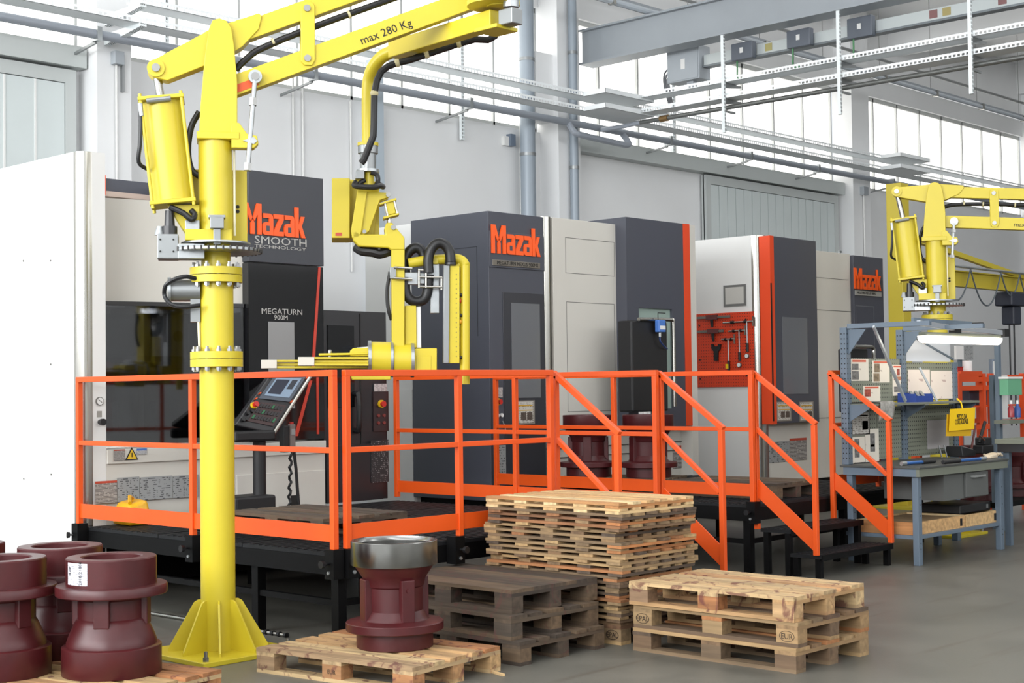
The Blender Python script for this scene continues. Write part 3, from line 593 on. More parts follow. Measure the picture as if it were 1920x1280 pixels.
wb(MB().prism([(7.74, 11.3, 2.0), (7.96, 11.3, 2.0), (7.96, 11.3, 2.25), (7.85, 11.3, 2.33), (7.74, 11.3, 2.25)], [(7.74, 11.5, 2.0), (7.96, 11.5, 2.0), (7.96, 11.5, 2.25), (7.85, 11.5, 2.33), (7.74, 11.5, 2.25)]), 'tool_holder', DRK2, r, 0)
wb(MB().box(7.05, 8.1, 11.2, 11.9, 1.93, 1.98), 'turret_base', DRK2, r, 0); wb(MB().box(7.28, 7.6, 11.15, 11.4, 1.82, 1.93), 'tool_clamp', DRK2, r, 0)
wb(MB().lathe([(.001, 1.2), (.62, 1.2), (.62, 1.31), (.001, 1.31)], (7.1, 11.75, 0), 36), 'chuck', STM, r)
for x, y in ((6.98, 11.3), (7.42, 11.4)): wb(MB().prism([(x-.05, y, 1.31), (x+.12, y, 1.31), (x+.08, y, 1.44), (x+.05, y, 1.58), (x-.05, y, 1.58)], [(x-.05, y+.1, 1.31), (x+.12, y+.1, 1.31), (x+.08, y+.1, 1.44), (x+.05, y+.1, 1.58), (x-.05, y+.1, 1.58)]), 'chuck_jaw', ALU, r, 0)
# lower white body
wb(MB().box(6.35, 8.61, YM+.0, 10.75, .56, 1.2).box(6.35, 8.58, 10.75, 13.2, .5, 1.2), 'lower_body', WHT, r, 0); wb(MB().box(6.4, 9.3, 10.9, 13.1, .05, .499), 'machine_base', BLK, r, 0)
wb(MB().box(6.35, 8.61, YM-.02, YM, 1.085, 1.2), 'sill_cover', WHT, r, 0, .004)
wb(MB().box(7.62, 8.60, YM-.012, YM, .6, .93), 'service_cover', WHT, r, 0, .003); wb(MB().box(8.2, 8.3, YM-.016, YM-.012, .6, .72), 'cable_opening', INK, r, 0)
def pl(name, mat, px0, py0, px1, py1, root, Y=YM-.022, th=.003):
    a, b = ony(px0, py1, Y), ony(px1, py0, Y); x0, x1 = a[0], b[0]; z0 = min(a[2], b[2]); z1 = max(a[2], b[2])
    return sheet(name, mat, [(x0, Y, z0), (x1, Y, z0), (x1, Y, z1), (x0, Y, z1)], root, None, th)
pl('warning_placard', PLACR, 178, 900, 219, 945, r); pl('diagram_placard', PLAC, 220, 893, 261, 941, r); pl('diagram_placard', PLAC, 262, 891, 323, 938, r); pl('diagram_placard', PLAC, 324, 889, 372, 934, r)
pl('warning_label', PLACR, 213, 842, 234, 864, r, YM-.024); pl('notice_label', printed('notice_blue', (176, 176, 178), (110, 110, 112), 9, .5, (.66, (70, 110, 180))), 256, 840, 275, 852, r, YM-.024)
x, z = qz(244, 862); warn(r, x, YM-.026, z, .12)
x, z = qz(186, 752); g = wb(MB().cyl((x, YM, z), (x, YM-.015, z), .034, n=20), 'pressure_gauge', SEAM, r); wb(MB().cyl((x, YM-.015, z), (x, YM-.018, z), .028, n=20), 'gauge_face', WHT2, r, parent=g); wb(MB().bar((x-.018, YM-.02, z+.014), (x+.014, YM-.02, z-.01), .004, .003), 'gauge_needle', INK, r, parent=g)
x, z = qz(186, 776); wb(MB().box(x-.022, x+.022, YM-.004, YM, z-.025, z+.025), 'small_plate', M('plate_grey', (150, 148, 142), .5), r, 0)
x, z = qz(187, 791); wb(MB().cyl((x, YM, z), (x, YM-.03, z), .02, n=14).cyl((x, YM-.03, z), (x, YM-.06, z), .028, n=14), 'valve_knob', KNOB, r)
# charcoal logo panel and gloss black door
dp = wb(MB().box(7.75, 8.593, YM-.03, 13.0, 2.8, 3.608), 'logo_panel', M('panel_slate', (58, 60, 67), .4), r, 0, .004)
x0, z0 = qz(457, 437, YM-.045); x1, _ = qz(573, 441, YM-.045); logo(r, x0, z0, x1-x0, YM-.045)
x, z = qz(477, 457, YM-.035); x1, _ = qz(574, 460, YM-.035)
for b_, s_, zz in (('SMOOTH', .098, z+.008), ('TECHNOLOGY', .04, z-.03)):
    text('smooth_lettering', b_, s_, LGR, (x, YM-.033, zz), FRONT, r, width=x1-x)
wb(MB().box(7.75, 8.593, YM-.02, YM+.1, 1.215, 2.79), 'gloss_door', GLB, r, 0, .003)
x, z = qz(490, 588, YM-.025); x1, _ = qz(566, 590, YM-.025)
text('model_lettering', 'MEGATURN', .074, LGR, (x, YM-.022, z), FRONT, r, width=x1-x)
x, z = qz(514, 599, YM-.025); text('model_lettering', '900M', .06, LGR, (x, YM-.022, z), FRONT, r, sx=1.15)
RSTR = M('strip_red', (196, 62, 44), .3)
wb(MB().prism([(8.535, YM-.026, 2.79), (8.56, YM-.026, 2.79), (8.475, YM-.026, 1.86), (8.445, YM-.026, 1.86)], [(8.535, YM-.02, 2.79), (8.56, YM-.02, 2.79), (8.475, YM-.02, 1.86), (8.445, YM-.02, 1.86)]), 'red_strip', RSTR, r, 0)
wb(MB().prism([(8.42, YM-.026, 1.75), (8.45, YM-.026, 1.75), (8.28, YM-.026, 1.25), (8.24, YM-.026, 1.25)], [(8.42, YM-.02, 1.75), (8.45, YM-.02, 1.75), (8.28, YM-.02, 1.25), (8.24, YM-.02, 1.25)]), 'red_strip', RSTR, r, 0)
wb(MB().box(8.5, 8.525, YM-.026, YM-.02, 1.26, 1.78), 'red_strip', RSTR, r, 0)
sheet('reflector_plate', M('pane_grey', (150, 150, 150), .2, .2), [(7.96, YM-.021, 1.5), (8.25, YM-.021, 1.5), (8.25, YM-.021, 2.275), (7.96, YM-.021, 2.275)], r, None, .003)
# low black tail stock cover
tb = wb(MB().box(8.61, 9.385, YM+.01, 12.6, .62, 2.4), 'tail_cover', DRK2, r, 0, .004)
wb(MB().box(8.66, 8.97, YM-.004, YM+.01, 1.5, 2.26), 'cover_window', GLB, r, 0); wb(MB().box(9.05, 9.06, YM+.002, YM+.01, .7, 2.38), 'cover_joint', INK, r, 0)
wb(MB().box(8.62, 9.3, YM-.02, YM+.01, .62, 1.15), 'lower_cover', DRK2, r, 0)
pl('notice_card', printed('card_grey', (186, 178, 176), (120, 112, 110), 8, .5), 701, 719, 725, 740, r, YM); x, z = qz(713, 757, YM); wb(MB().box(x-.09, x+.1, YM-.006, YM+.01, z-.26, z+.12), 'button_panel', M('panel_wine', (44, 30, 32), .4), r, 0); estop(r, x, YM-.006, z)
for i in (-1, 1):
    for k in (0, 1): wb(MB().cyl((x+i*.035, YM-.006, z-.11-.07*k), (x+i*.035, YM-.02, z-.11-.07*k), .016, n=12), 'push_button', M('button_red', (120, 50, 46), .4), r)
wb(MB().tube([(8.98, YM+.01, 1.62), (8.98, YM-.05, 1.6), (8.98, YM-.05, 1.3), (8.98, YM+.01, 1.28)], .025), 'door_handle', KNOB, r)
pl('diagram_placard', PLACB, 696, 824, 728, 905, r, YM-.024)
il = bpy.data.lights.new('machine_lamp', 'AREA'); il.size = .35; il.energy = 22; io = bpy.data.objects.new('machine_lamp', il); COL.objects.link(io); io.parent = r; io.location = (6.85-7.7, 11.15-11.6, 2.415); 
# ---------------- control pendant of the left machine
px_, pz_ = qz(500, 850, 9.9); YP = 9.9
r = thing('control_pendant', 'tilted black control panel with screen on a black pole', 'control panel', (px_, YP, ZD))
a = [ony(x, y, YP) for x, y in ((586, 698), (509, 698), (440, 796), (512, 813))]
face = [np.array(p) for p in (a[2], a[3], a[0], a[1])]          # bottom-left, bottom-right, top-right, top-left
# lean the panel back so that its upper edge lies deeper
for k in (2, 3): face[k] = ony(*((586, 698), (509, 698))[k-2], YP+.26)
nn = np.cross(face[1]-face[0], face[3]-face[0]); nn /= np.linalg.norm(nn)
if nn[1] > 0: nn = -nn
wb(MB().prism([p-nn*.09 for p in face], face), 'panel_body', DRK2, r, 0, .012)
def on_face(u, v, h=.003): return face[0]*(1-u)*(1-v)+face[1]*u*(1-v)+face[3]*(1-u)*v+face[2]*u*v+nn*h
def fplate(name, mat, u0, v0, u1, v1, h=.004, parent=None):
    return wb(MB().prism([on_face(u0, v0, 0), on_face(u1, v0, 0), on_face(u1, v1, 0), on_face(u0, v1, 0)], [on_face(u0, v0, h), on_face(u1, v0, h), on_face(u1, v1, h), on_face(u0, v1, h)]), name, mat, r, 0, parent=parent)
sb = fplate('screen_bezel', M('bezel_slate', (78, 86, 98), .4), .12, .5, .9, .95); fplate('screen', emit('screen_glow', (120, 138, 158), .35), .2, .56, .82, .89, .006, sb); fplate('screen_window', M('screen_dark', (42, 46, 62), .3), .24, .6, .56, .86, .007, sb); fplate('screen_icon', M('screen_dark2', (52, 56, 66), .3), .62, .7, .76, .86, .007, sb)
kb = fplate('keypad', M('keypad_brown', (62, 40, 40), .4), .22, .1, .88, .44)
for i in range(8):
    for k in range(3): fplate('key', (M('key_red', (150, 54, 40), .4), M('key_dark', (40, 40, 42), .4), M('key_green', (40, 110, 70), .4))[(i*3+k) % 7 == 0 and 2 or (i+k) % 3 == 0 and 0 or 1], .26+i*.075, .15+k*.1, .31+i*.075, .21+k*.1, .01, kb)
for u, v in ((.06, .58), (.06, .9), (.93, .5), (.93, .9), (.06, .48)): fplate('clip', ORA, u-.015, v-.015, u+.015, v+.015, .02)
c = on_face(.12, .36, 0); b_ = wb(MB().cyl(c, c+nn*.02, .03, n=16), 'stop_ring', M('stop_yellow', (220, 180, 30), .4), r); wb(MB().cyl(c+nn*.02, c+nn*.05, .022, .026, n=16), 'stop_button', M('stop_red', (190, 40, 30), .35), r, parent=b_)
for u, v in ((.1, .22), (.16, .27), (.1, .1), (.16, .12)): c = on_face(u, v, 0); wb(MB().cyl(c, c+nn*.02, .018, n=12), 'rotary_knob', KNOB, r)
wb(MB().tube([face[1]+nn*.0, face[2]+nn*.0], .02, 10), 'grab_bar', CHR, r)
e = face[0]*.5+face[1]*.5
wb(MB().box(face[0][0]-.01, face[1][0]+.01, YP-.03, YP+.14, e[2]-.1, e[2]-.01), 'lower_housing', BLKR, r, 0, .02)
wb(MB().cyl((px_, YP+.1, ZD+.18), (px_, YP+.1, e[2]-.05), .055, n=18), 'pole', BLKR, r); wb(MB().box(px_-.35, px_+.06, YP-.05, YP+.25, ZD+.01, ZD+.19), 'pole_foot', BLKR, r, 0, .02)
# hand pendant on its holder
x, z = qz(566, 815, YP); r = thing('hand_pendant', 'small handheld remote hanging beside the control panel', 'remote', (x, YP+.15, z-.1))
wb(MB().box(x-.03, x+.03, YP+.12, YP+.16, z-.13, z+.09), 'remote_body', M('remote_grey', (120, 108, 104), .5), r, 0, .008); wb(MB().box(x-.02, x+.02, YP+.115, YP+.12, z, z+.05), 'remote_screen', M('screen_pale', (150, 150, 150), .3), r, 0); wb(MB().cyl((x, YP+.14, z+.09), (x, YP+.14, z+.11), .018, n=12), 'remote_stop', M('stop_red', (190, 40, 30), .35), r); wb(MB().box(x-.09, x-.03, YP+.13, YP+.2, z-.15, z+.08), 'holder', BLKR, r, 0, .01)
zz = [z-.13-.025*i for i in range(24)]; wb(MB().tube([(x+.012*sin(i*1.9)-.03*(i/24), YP+.15+.012*cos(i*1.9), q) for i, q in enumerate(zz) if q > ZD+.02], .012, 6), 'coiled_cable', BLKR, r)
wb(MB().tube([(x+.03, YP+.15, z-.13), (x+.06, YP+.16, z-.3), (x+.08, YP+.15, ZD+.02)], .014, 6), 'cable', BLKR, r)

# ---------------- middle machine (mirrored layout)
r = thing('turning_machine', 'middle lathe with charcoal left flank, white panel and orange strip', 'machine', (12.5, 11.6, 0))
XM = 10.795
wb(MB().box(XM, 11.64, YM, 11.71, .5, 3.49), 'charcoal_cabin', DRK, r, 0, .004)
wb(MB().box(XM+.01, 11.66, 11.711, 12.48, .4, 3.46), 'rear_cabinet', WHT2, r, 0, .004); wb(MB().box(XM, XM+.01, 11.72, 12.0, ZD, 1.66), 'cabinet_door', WHT2, r, 0)
wb(MB().box(XM-.003, XM, 10.7, 11.6, 3.13, 3.136).box(XM-.003, XM, 10.7, 10.706, 2.2, 3.13), 'flank_joint', M('seam_dark', (44, 46, 52), .6), r, 0)
q = [(11.65+.07*(1-cos(t)), YM+.06-.07*sin(t)) for t in (pi*i/10 for i in range(11))]
wb(MB().prism([(x, y, .56) for x, y in q], [(x, y, 3.5) for x, y in q]), 'corner_strip', CHR, r)
wb(MB().box(11.79, 12.87, YM, 11.9, 1.2, 3.5), 'white_panel', WHT, r, 0, .004); wb(MB().box(10.9, 14.1, YM+.15, 12.2, 0, .499), 'machine_base', BLK, r, 0)
seam(r, 11.995, 12.835, 2.905, 3.297, YM); seam(r, 12.0, 12.82, 1.39, 2.594, YM)
wb(MB().box(11.64, 14.2, YM+.02, 12.3, .5, 1.195), 'lower_body', WHT, r, 0); wb(MB().box(11.66, 14.2, YM+.003, YM+.02, 1.0, 1.008).box(11.66, 14.2, YM+.003, YM+.02, .9, .905), 'body_joint', SEAM, r, 0)
lp = wb(MB().box(XM+.005, 11.635, YM-.012, YM, 2.91, 3.285), 'logo_panel', DRK, r, 0, .003); wb(MB().box(XM+.2, 11.63, YM-.008, YM, .62, 2.66), 'cabin_door', M('door_charcoal', (52, 53, 60), .36), r, 0, .003)
wb(MB().box(11.115, 11.555, YM-.012, YM-.008, 1.555, 2.55), 'door_window', DGL2 if 'DGL2' in globals() else M('window_smoke', (112, 114, 118), .12, .1), r, 0)
x0, z0 = qz(922, 474, YM-.02); x1, _ = qz(1013, 480, YM-.02); logo(r, x0, z0, x1-x0, YM-.026)
x0, z0 = qz(924, 496, YM-.02); x1, _ = qz(1013, 500, YM-.02); np_ = wb(MB().box(x0, x1, YM-.02, YM-.012, z0-.005, z0+.055), 'name_plate', M('plate_pewter', (120, 114, 106), .35, .4), r, 0, .003)
t_ = text('plate_lettering', 'MEGATURN NEXUS 900MS', .055, INK, (x0+.06, YM-.0205, z0+.006), FRONT, r, np_, .001, width=x1-x0-.1); t_.location = (x0+.06-r.location[0], YM-.0215-r.location[1], z0+.008)
pl('notice_card', MATS['card_grey'], 927, 726, 942, 745, r, YM-.012); x, z = qz(933, 753, YM-.01); estop(r, x, YM-.01, z, .028)
for i in range(2): wb(MB().cyl((x+i*.06-.01, YM-.01, z-.14), (x+i*.06-.01, YM-.03, z-.14), .02, n=12), 'push_button', WHT2, r)
wb(MB().tube([(x+.06, YM-.02, z-.2), (x+.09, YM-.03, z-.27), (x+.08, YM-.03, z-.33)], .007, 6), 'hanging_key', STL, r)
pl('diagram_placard', PLAC, 928, 834, 948, 892, r, YM-.01)
def howto(root, px0, py0, px1, py1, Y):
    a, b = ony(px0, py1, Y), ony(px1, py0, Y); x0, x1, z0, z1 = a[0], b[0], a[2], b[2]; zc = min(a[2], b[2])
    f = sheet('instruction_frame', M('frame_grey', (130, 124, 116), .5), [(x0, Y, z0), (x1, Y, z0), (x1, Y, z1), (x0, Y, z1)], root, None, .004)
    wx, hz = x1-x0, z1-z0; L = root.location
    def sub(name, mat, u0, v0, u1, v1, h): return sheet(name, mat, [(x0+wx*u0, Y-.004, z0+hz*v0), (x0+wx*u1, Y-.004, z0+hz*v0), (x0+wx*u1, Y-.004, z0+hz*v1), (x0+wx*u0, Y-.004, z0+hz*v1)], root, f, h)
    sub('instruction_sheet', PAPERW, .06, .06, .92, .95, .001); ol = M('print_ochre', (200, 156, 52), .6)
    sub('headline_bar', ol, .08, .76, .88, .81, .0016); sub('headline_bar', ol, .08, .57, .88, .61, .0016)
    ph = M('print_photo', (84, 72, 64), .6, 0, .5, 60); sub('photo_print', ph, .28, .18, .55, .5, .0016); sub('photo_print', ph, .6, .18, .87, .5, .0016)
howto(r, 966, 750, 1002, 796, YM-.014)
# dark sliding door of the middle machine
wb(MB().box(12.858, 13.07, YD, 11.7, 1.18, 3.572).box(13.69, 13.925, YD, 11.7, 1.18, 3.572).box(13.07, 13.69, YD, 11.7, 2.552, 3.572).box(13.07, 13.69, YD, YD+.06, 1.18, 1.4), 'sliding_door', DRK, r, 0)
wb(MB().box(13.07, 13.69, YD+.03, YD+.06, 1.4, 2.552), 'door_window', M('pane_mint_reflection', (150, 168, 160), .1), r, 0)  # opaque pane; the reflection on the glass is put into its colour
wb(MB().box(13.0, 13.75, 12.2, 12.22, 1.2, 2.6), 'cabin_back', M('cabin_green', (176, 192, 186), .5), r, 0); 
wb(MB().box(13.926, 14.05, YD-.005, 11.0, 1.19, 3.574), 'orange_strip', M('strip_orange', (226, 74, 34), .35), r, 0); wb(MB().box(14.051, 14.165, YD, 12.3, .56, 3.57), 'end_post', WHT, r, 0)
pl('diagram_placard', PLACR, 1262, 833, 1303, 878, r, YM+.018)
# control pendant of the middle machine
a, b = ony(1184, 600, 10.0), ony(1262, 770, 10.0); x0, x1, z1, z0 = a[0], b[0], a[2], b[2]
r = thing('control_pendant', 'upright black control cabinet with chrome bar before the charcoal door', 'control panel', ((x0+x1)/2, 10.1, ZD))
wb(MB().box(x0, x1-.08, 10.0, 10.2, z0, z1), 'panel_body', BLKR, r, 0, .02)
wb(MB().tube([(x0+.1, 9.98, z1+.01), (x1-.06, 9.98, z1+.02), (x1-.02, 9.98, z1), (x1, 9.98, z1-.05), (x1, 9.98, z0+.05)], .022), 'grab_bar', CHR, r)
wb(MB().cyl(((x0+x1)/2, 10.1, ZD+.041), ((x0+x1)/2, 10.1, z0), .06, n=16), 'pole', BLKR, r); wb(MB().box((x0+x1)/2-.2, (x0+x1)/2+.2, 9.95, 10.25, ZD+.001, ZD+.04), 'pole_foot', BLKR, r, 0)
for i in range(3): wb(MB().box(x0+.1+i*.07, x0+.16+i*.07, 9.99, 10.0, z0-.05, z0), 'plug', WHT2, r, 0)
a, b = ony(1229, 600, 9.95), ony(1242, 623, 9.95)
r = thing('blue_sensor', 'blue handheld sensor with cable hanging on the chrome bar', 'sensor', ((a[0]+b[0])/2, 9.94, b[2])); wb(MB().box(a[0], b[0], 9.9, 9.96, b[2], a[2]), 'sensor_body', M('sensor_blue', (74, 120, 196), .4), r, 0, .008); wb(MB().box(a[0]+.02, b[0]-.01, 9.897, 9.9, b[2]+.03, b[2]+.07), 'label_plate', WHT2, r, 0)
wb(MB().cyl(((a[0]+b[0])/2, 9.94, b[2]), ((a[0]+b[0])/2, 9.94, b[2]-.05), .016, n=10), 'plug', STL, r); wb(MB().tube([((a[0]+b[0])/2, 9.94, b[2]-.05), ((a[0]+b[0])/2+.01, 9.94, b[2]-.1), ((a[0]+b[0])/2+.1, 9.95, b[2]-.16), ((a[0]+b[0])/2+.17, 9.97, b[2]-.18)], .009, 6), 'cable', M('cable_blue', (40, 60, 110), .4), r)
wb(MB().tube([(a[0]+.02, 9.93, a[2]), (a[0]+.02, 9.93, a[2]+.08), (b[0]+.03, 9.93, a[2]+.08)], .006, 6), 'hook', KNOB, r)

# ---------------- far machine
r = thing('turning_machine', 'far lathe with orange tool board on its white flank', 'machine', (17.2, 11.6, 0))
X4 = 15.71
wb(MB().box(X4, 15.9, YM+.1, 12.6, .4, 3.575), 'side_wall_panel', WHT2, r, 0)
q = [(15.85-.14*cos(t), YM+.12-.14*sin(t)) for t in (pi/2*i/8 for i in range(9))]+[(15.85, YM+.12)]
wb(MB().prism([(x, y, .4) for x, y in q], [(x, y, 3.575) for x, y in q]), 'corner_strip', CHR, r)
wb(MB().box(15.851, 16.9, YM, 12.4, .4, 3.56), 'front_body', WHT, r, 0); wb(MB().box(15.8, 18.8, YM+.1, 12.2, 0, .399), 'machine_base', BLK, r, 0)
wb(MB().box(15.74, 15.83, YD-.01, YM-.002, 1.16, 3.555), 'orange_strip', MATS['strip_orange'], r, 0); wb(MB().box(15.735, 15.765, YD-.014, YD-.011, 1.2, 2.95), 'strip_handle', KNOB, r, 0)
wb(MB().box(15.831, 16.85, YD, YM-.002, 1.165, 3.553), 'sliding_door', DRK, r, 0, .003)
wb(MB().box(16.003, 16.59, YD-.006, YD, 1.537, 2.527), 'door_window', MATS['window_smoke'], r, 0)
howto(r, 1456, 752, 1483, 790, YD-.004); howto(r, 1499, 752, 1525, 790, YD-.004)
wb(MB().box(16.901, 18.06, YM+.05, 12.4, .4, 3.466), 'white_panel', WHT, r, 0, .004); wb(MB().box(16.95, 18.06, YM+.046, YM+.05, 2.66, 2.667).box(16.95, 18.0, YM+.046, YM+.05, 3.1, 3.105).box(16.95, 18.06, YM+.046, YM+.05, 1.2, 1.208), 'panel_joint', SEAM, r, 0)
wb(MB().box(18.061, 18.88, YM, 12.2, .4, 3.45), 'charcoal_cabin', DRK, r, 0, .004); seam(r, 18.1, 18.6, 1.3, 2.75, YM, M('seam_light', (120, 124, 130), .5))
x0, z0 = qz(1602, 541, YM-.014); x1, _ = qz(1652, 545, YM-.014); logo(r, x0, z0, x1-x0, YM-.02)
x0, z0 = qz(1604, 550, YM-.01); x1, _ = qz(1653, 553, YM-.01); np_ = wb(MB().box(x0, x1, YM-.008, YM, z0-.02, z0+.045), 'name_plate', M('plate_silver', (190, 190, 188), .35, .4), r, 0); text('plate_lettering', 'MEGATURN NEXUS 900MS', .05, INK, (x0+.05, YM-.0095, z0), FRONT, r, np_, .001, sx=.85)
x, z = qz(1438, 738); wb(MB().cyl((15.86, YM, z), (15.86, YM-.01, z), .03, n=16), 'pressure_gauge', SEAM, r); wb(MB().cyl((15.86, YM, z-.24), (15.86, YM-.06, z-.24), .025, n=12), 'valve_knob', KNOB, r)
pl('diagram_placard', PLAC, 1441, 826, 1480, 868, r, YM-.002); pl('warning_placard', PLACR, 1481, 820, 1512, 864, r, YM-.002)
wb(MB().cyl((18.5, 11.0, 3.45), (18.5, 11.0, 3.5), .01, n=8).tube([(18.46, 11, 3.5), (18.47, 11, 3.56), (18.53, 11, 3.56), (18.54, 11, 3.5)], .012, 8), 'lifting_eye', STL, r)
f = wb(MB().box(X4-.012, X4, 10.72, 11.065, 2.68, 2.955), 'display_frame', M('frame_dark', (110, 110, 108), .5), r, 0); wb(MB().box(X4-.014, X4-.012, 10.75, 11.035, 2.71, 2.925), 'display_face', M('display_grey', (196, 194, 188), .4), r, 0, parent=f)
# orange tool board and the gauges hanging on it
PEGO = perforated('pegboard_orange', (212, 62, 26), .5, 0, 26, 26, (.14, .14), (1, 2), True)
tb = thing('tool_board', 'orange perforated tool board on the white flank of the far machine', 'tool board', (X4-.03, 11.06, 1.636)); wb(MB().box(X4-.02, X4-.002, 10.61, 11.53, 1.64, 2.6), 'board', PEGO, tb, 0)
for y, z in ((10.72, 2.5), (10.72, 1.78), (11.45, 2.45), (11.45, 2.0), (11.45, 1.75)): wb(MB().cyl((X4-.02, y, z), (X4-.026, y, z), .012, n=8), 'screw_head', KNOB, tb)
XT = X4-.045
def tp(px, py, X=XT): return onx(px, py, X)
def caliper(label, p0, p1, slide):
    a, b = tp(*p0), tp(*p1); g = thing('caliper', label, 'caliper', ((XT), (a[1]+b[1])/2, a[2]), 0, 'measuring tools on the orange board')
    wb(MB().bar(a, b, .012, .032), 'beam', M('tool_grey', (120, 116, 110), .4, .5), g, 0); c = a+(b-a)*slide
    wb(MB().box(XT-.012, XT+.008, c[1]-.09, c[1]+.09, c[2]-.03, c[2]+.03), 'slide', M('slide_wine', (96, 44, 44), .5), g, 0); wb(MB().prism([(XT-.005, c[1]+.03, c[2]-.02), (XT-.005, c[1]-.02, c[2]-.02), (XT-.005, c[1]-.02, c[2]-.13), (XT-.005, c[1]+.01, c[2]-.13)], [(XT+.005, c[1]+.03, c[2]-.02), (XT+.005, c[1]-.02, c[2]-.02), (XT+.005, c[1]-.02, c[2]-.13), (XT+.005, c[1]+.01, c[2]-.13)]), 'jaw', KNOB, g, 0)
caliper('upper grey sliding caliper on the orange tool board', (1307, 596), (1369, 593), .45); caliper('lower grey sliding caliper on the orange tool board', (1307, 622), (1357, 620), .6)
def bore_gauge(label, head0, head1, stem_x, grip, foot, dial, yellow=False):
    a, b = tp(*head0), tp(*head1); g = thing('bore_gauge', label, 'bore gauge', (XT, b[1], a[2]), 0, 'measuring tools on the orange board')
    s0 = tp(stem_x, (head0[1]+head1[1])/2); s1 = tp(stem_x+1, grip); s2 = tp(stem_x+1.5, foot)
    wb(MB().cyl(a, b, .012, n=10), 'measuring_head', CHR, g); wb(MB().cyl(a+(b-a)*.25, a+(b-a)*.36, .02, n=10).cyl(a+(b-a)*.7, a+(b-a)*.78, .02, n=10), 'head_collar', KNOB, g)
    wb(MB().bar(b+np.array([0, 0, -.06]), b+np.array([0, 0, .06]), .012, .02, (0, 1, 0)), 'centring_bridge', CHR, g, 0)
    wb(MB().cyl(s0, s1, .009, n=10), 'stem', STL, g); wb(MB().cyl(s1, s2, .018, n=10), 'grip', BLKR, g)
    if dial: c = tp(stem_x+.5, dial); d = wb(MB().cyl(c+np.array([.012, 0, 0]), c+np.array([-.012, 0, 0]), .03, n=18), 'dial', SEAM, g); wb(MB().cyl(c+np.array([-.012, 0, 0]), c+np.array([-.014, 0, 0]), .025, n=18), 'dial_face', WHT2, g, parent=d)
    if yellow: c = tp(stem_x, (grip+foot)/2); wb(MB().box(XT-.03, XT-.018, c[1]-.018, c[1]+.018, c[2]-.03, c[2]+.03), 'readout', YSGN, g, 0)
bore_gauge('long bore gauge at the right edge of the orange tool board', (1356, 605), (1412, 602), 1400, 643, 659, 667); bore_gauge('bore gauge with round dial in the middle of the three on the tool board', (1366, 621), (1397, 619), 1385.5, 660, 676, 684); bore_gauge('short bore gauge with a yellow readout on the tool board', (1353, 636), (1377, 635), 1365, 676, 697, None, True)
c = tp(1341, 648); g = thing('fork_wrench', 'black fork-shaped wrench hanging on the orange tool board', 'wrench', (XT, c[1], c[2]-.25), 0, 'measuring tools on the orange board')
pts = [(1333, 645), (1337, 645), (1338, 649), (1345, 649), (1347, 645), (1351, 645), (1350, 654), (1346, 659), (1345.5, 676), (1338.5, 676), (1338, 659), (1334, 654)]
a = [tp(*p) for p in pts]; wb(MB().prism(a, [p+np.array([.025, 0, 0]) for p in a]), 'wrench_body', KNOB, g, 0)

# ================================================================== CASTINGS AND PALLETS
PROF_UP = [(.001, 0), (.222, 0), (.226, .004), (.226, .1), (.284, .1), (.288, .105), (.288, .146), (.284, .15), (.24, .155), (.205, .163), (.188, .182), (.176, .205), (.168, .215), (.168, .352), (.176, .36), (.183, .4), (.2, .425), (.23, .47), (.235, .482)]
RING_UP = [(.235, .482), (.254, .482), (.256, .485), (.256, .621), (.253, .624), (.238, .624), (.234, .61), (.226, .6), (.226, .56), (.215, .55), (.215, .5), (.001, .5)]
PROF_DN = [(.001, 0), (.262, 0), (.264, .004), (.264, .148), (.26, .152), (.24, .156), (.238, .175), (.225, .21), (.196, .275), (.188, .29), (.178, .3), (.178, .4), (.188, .41), (.19, .425), (.292, .425), (.296, .43), (.296, .472), (.292, .478), (.24, .48)]
RING_DN = [(.24, .48), (.24, .62), (.235, .627), (.165, .627), (.158, .62), (.158, .3), (.001, .3)]
def make_casting(label, loc, rz, upside=False, steel=False, group='red primed castings'):
    """foot ring, flange, ribbed neck and bored collar; the rough castings stand the other way up"""
    r = thing('casting', label, 'casting', loc, rz, group)
    MB().lathe(PROF_DN if upside else PROF_UP, n=56).build('body', RED, r)
    ring = MB().lathe(RING_DN if upside else RING_UP, n=56).build('collar', STM if steel else RED, r)
    if steel: ring['label'] = 'bright machined steel collar'
    z0, z1 = (.16, .405) if not upside else (.262, .425)
    for k in range(4):
        t = k*pi/2+.35; c, s = cos(t), sin(t)
        rb = MB().obox((.17*c, .17*s, (z0+z1)/2), (c, s, 0), (-s, c, 0), (0, 0, 1), .034, .042, (z1-z0)/2).build('rib', RED, r, 0, .006)
        if steel and k == 2: MB().cyl((.204*c, .204*s, z1-.06), (.212*c, .212*s, z1-.06), .014, n=12).build('cast_boss', RED, rb)
    return r
WOODS = {'n': WOODN, 'm': WOODM, 'r': WOODR, 'o': WOODO}
_pm = {}
def _part(key, dx, dy, dz, mat):
    """one board or block mesh, shared by all alike pieces of one timber"""
    k = (key, mat.name)
    if k not in _pm:
        m = MB().box(-dx/2, dx/2, -dy/2, dy/2, -dz/2, dz/2).mesh(key, mat, 0); _pm[k] = m
    return _pm[k]
def piece(name, mesh, loc, parent, rot=0, jit=0.):
    o = bpy.data.objects.new(name, mesh); COL.objects.link(o); o.parent = parent
    o.location = (loc[0]+random.uniform(-jit, jit), loc[1]+random.uniform(-jit, jit), loc[2]); o.rotation_euler = (0, 0, rot+random.uniform(-jit, jit)*.6); return o
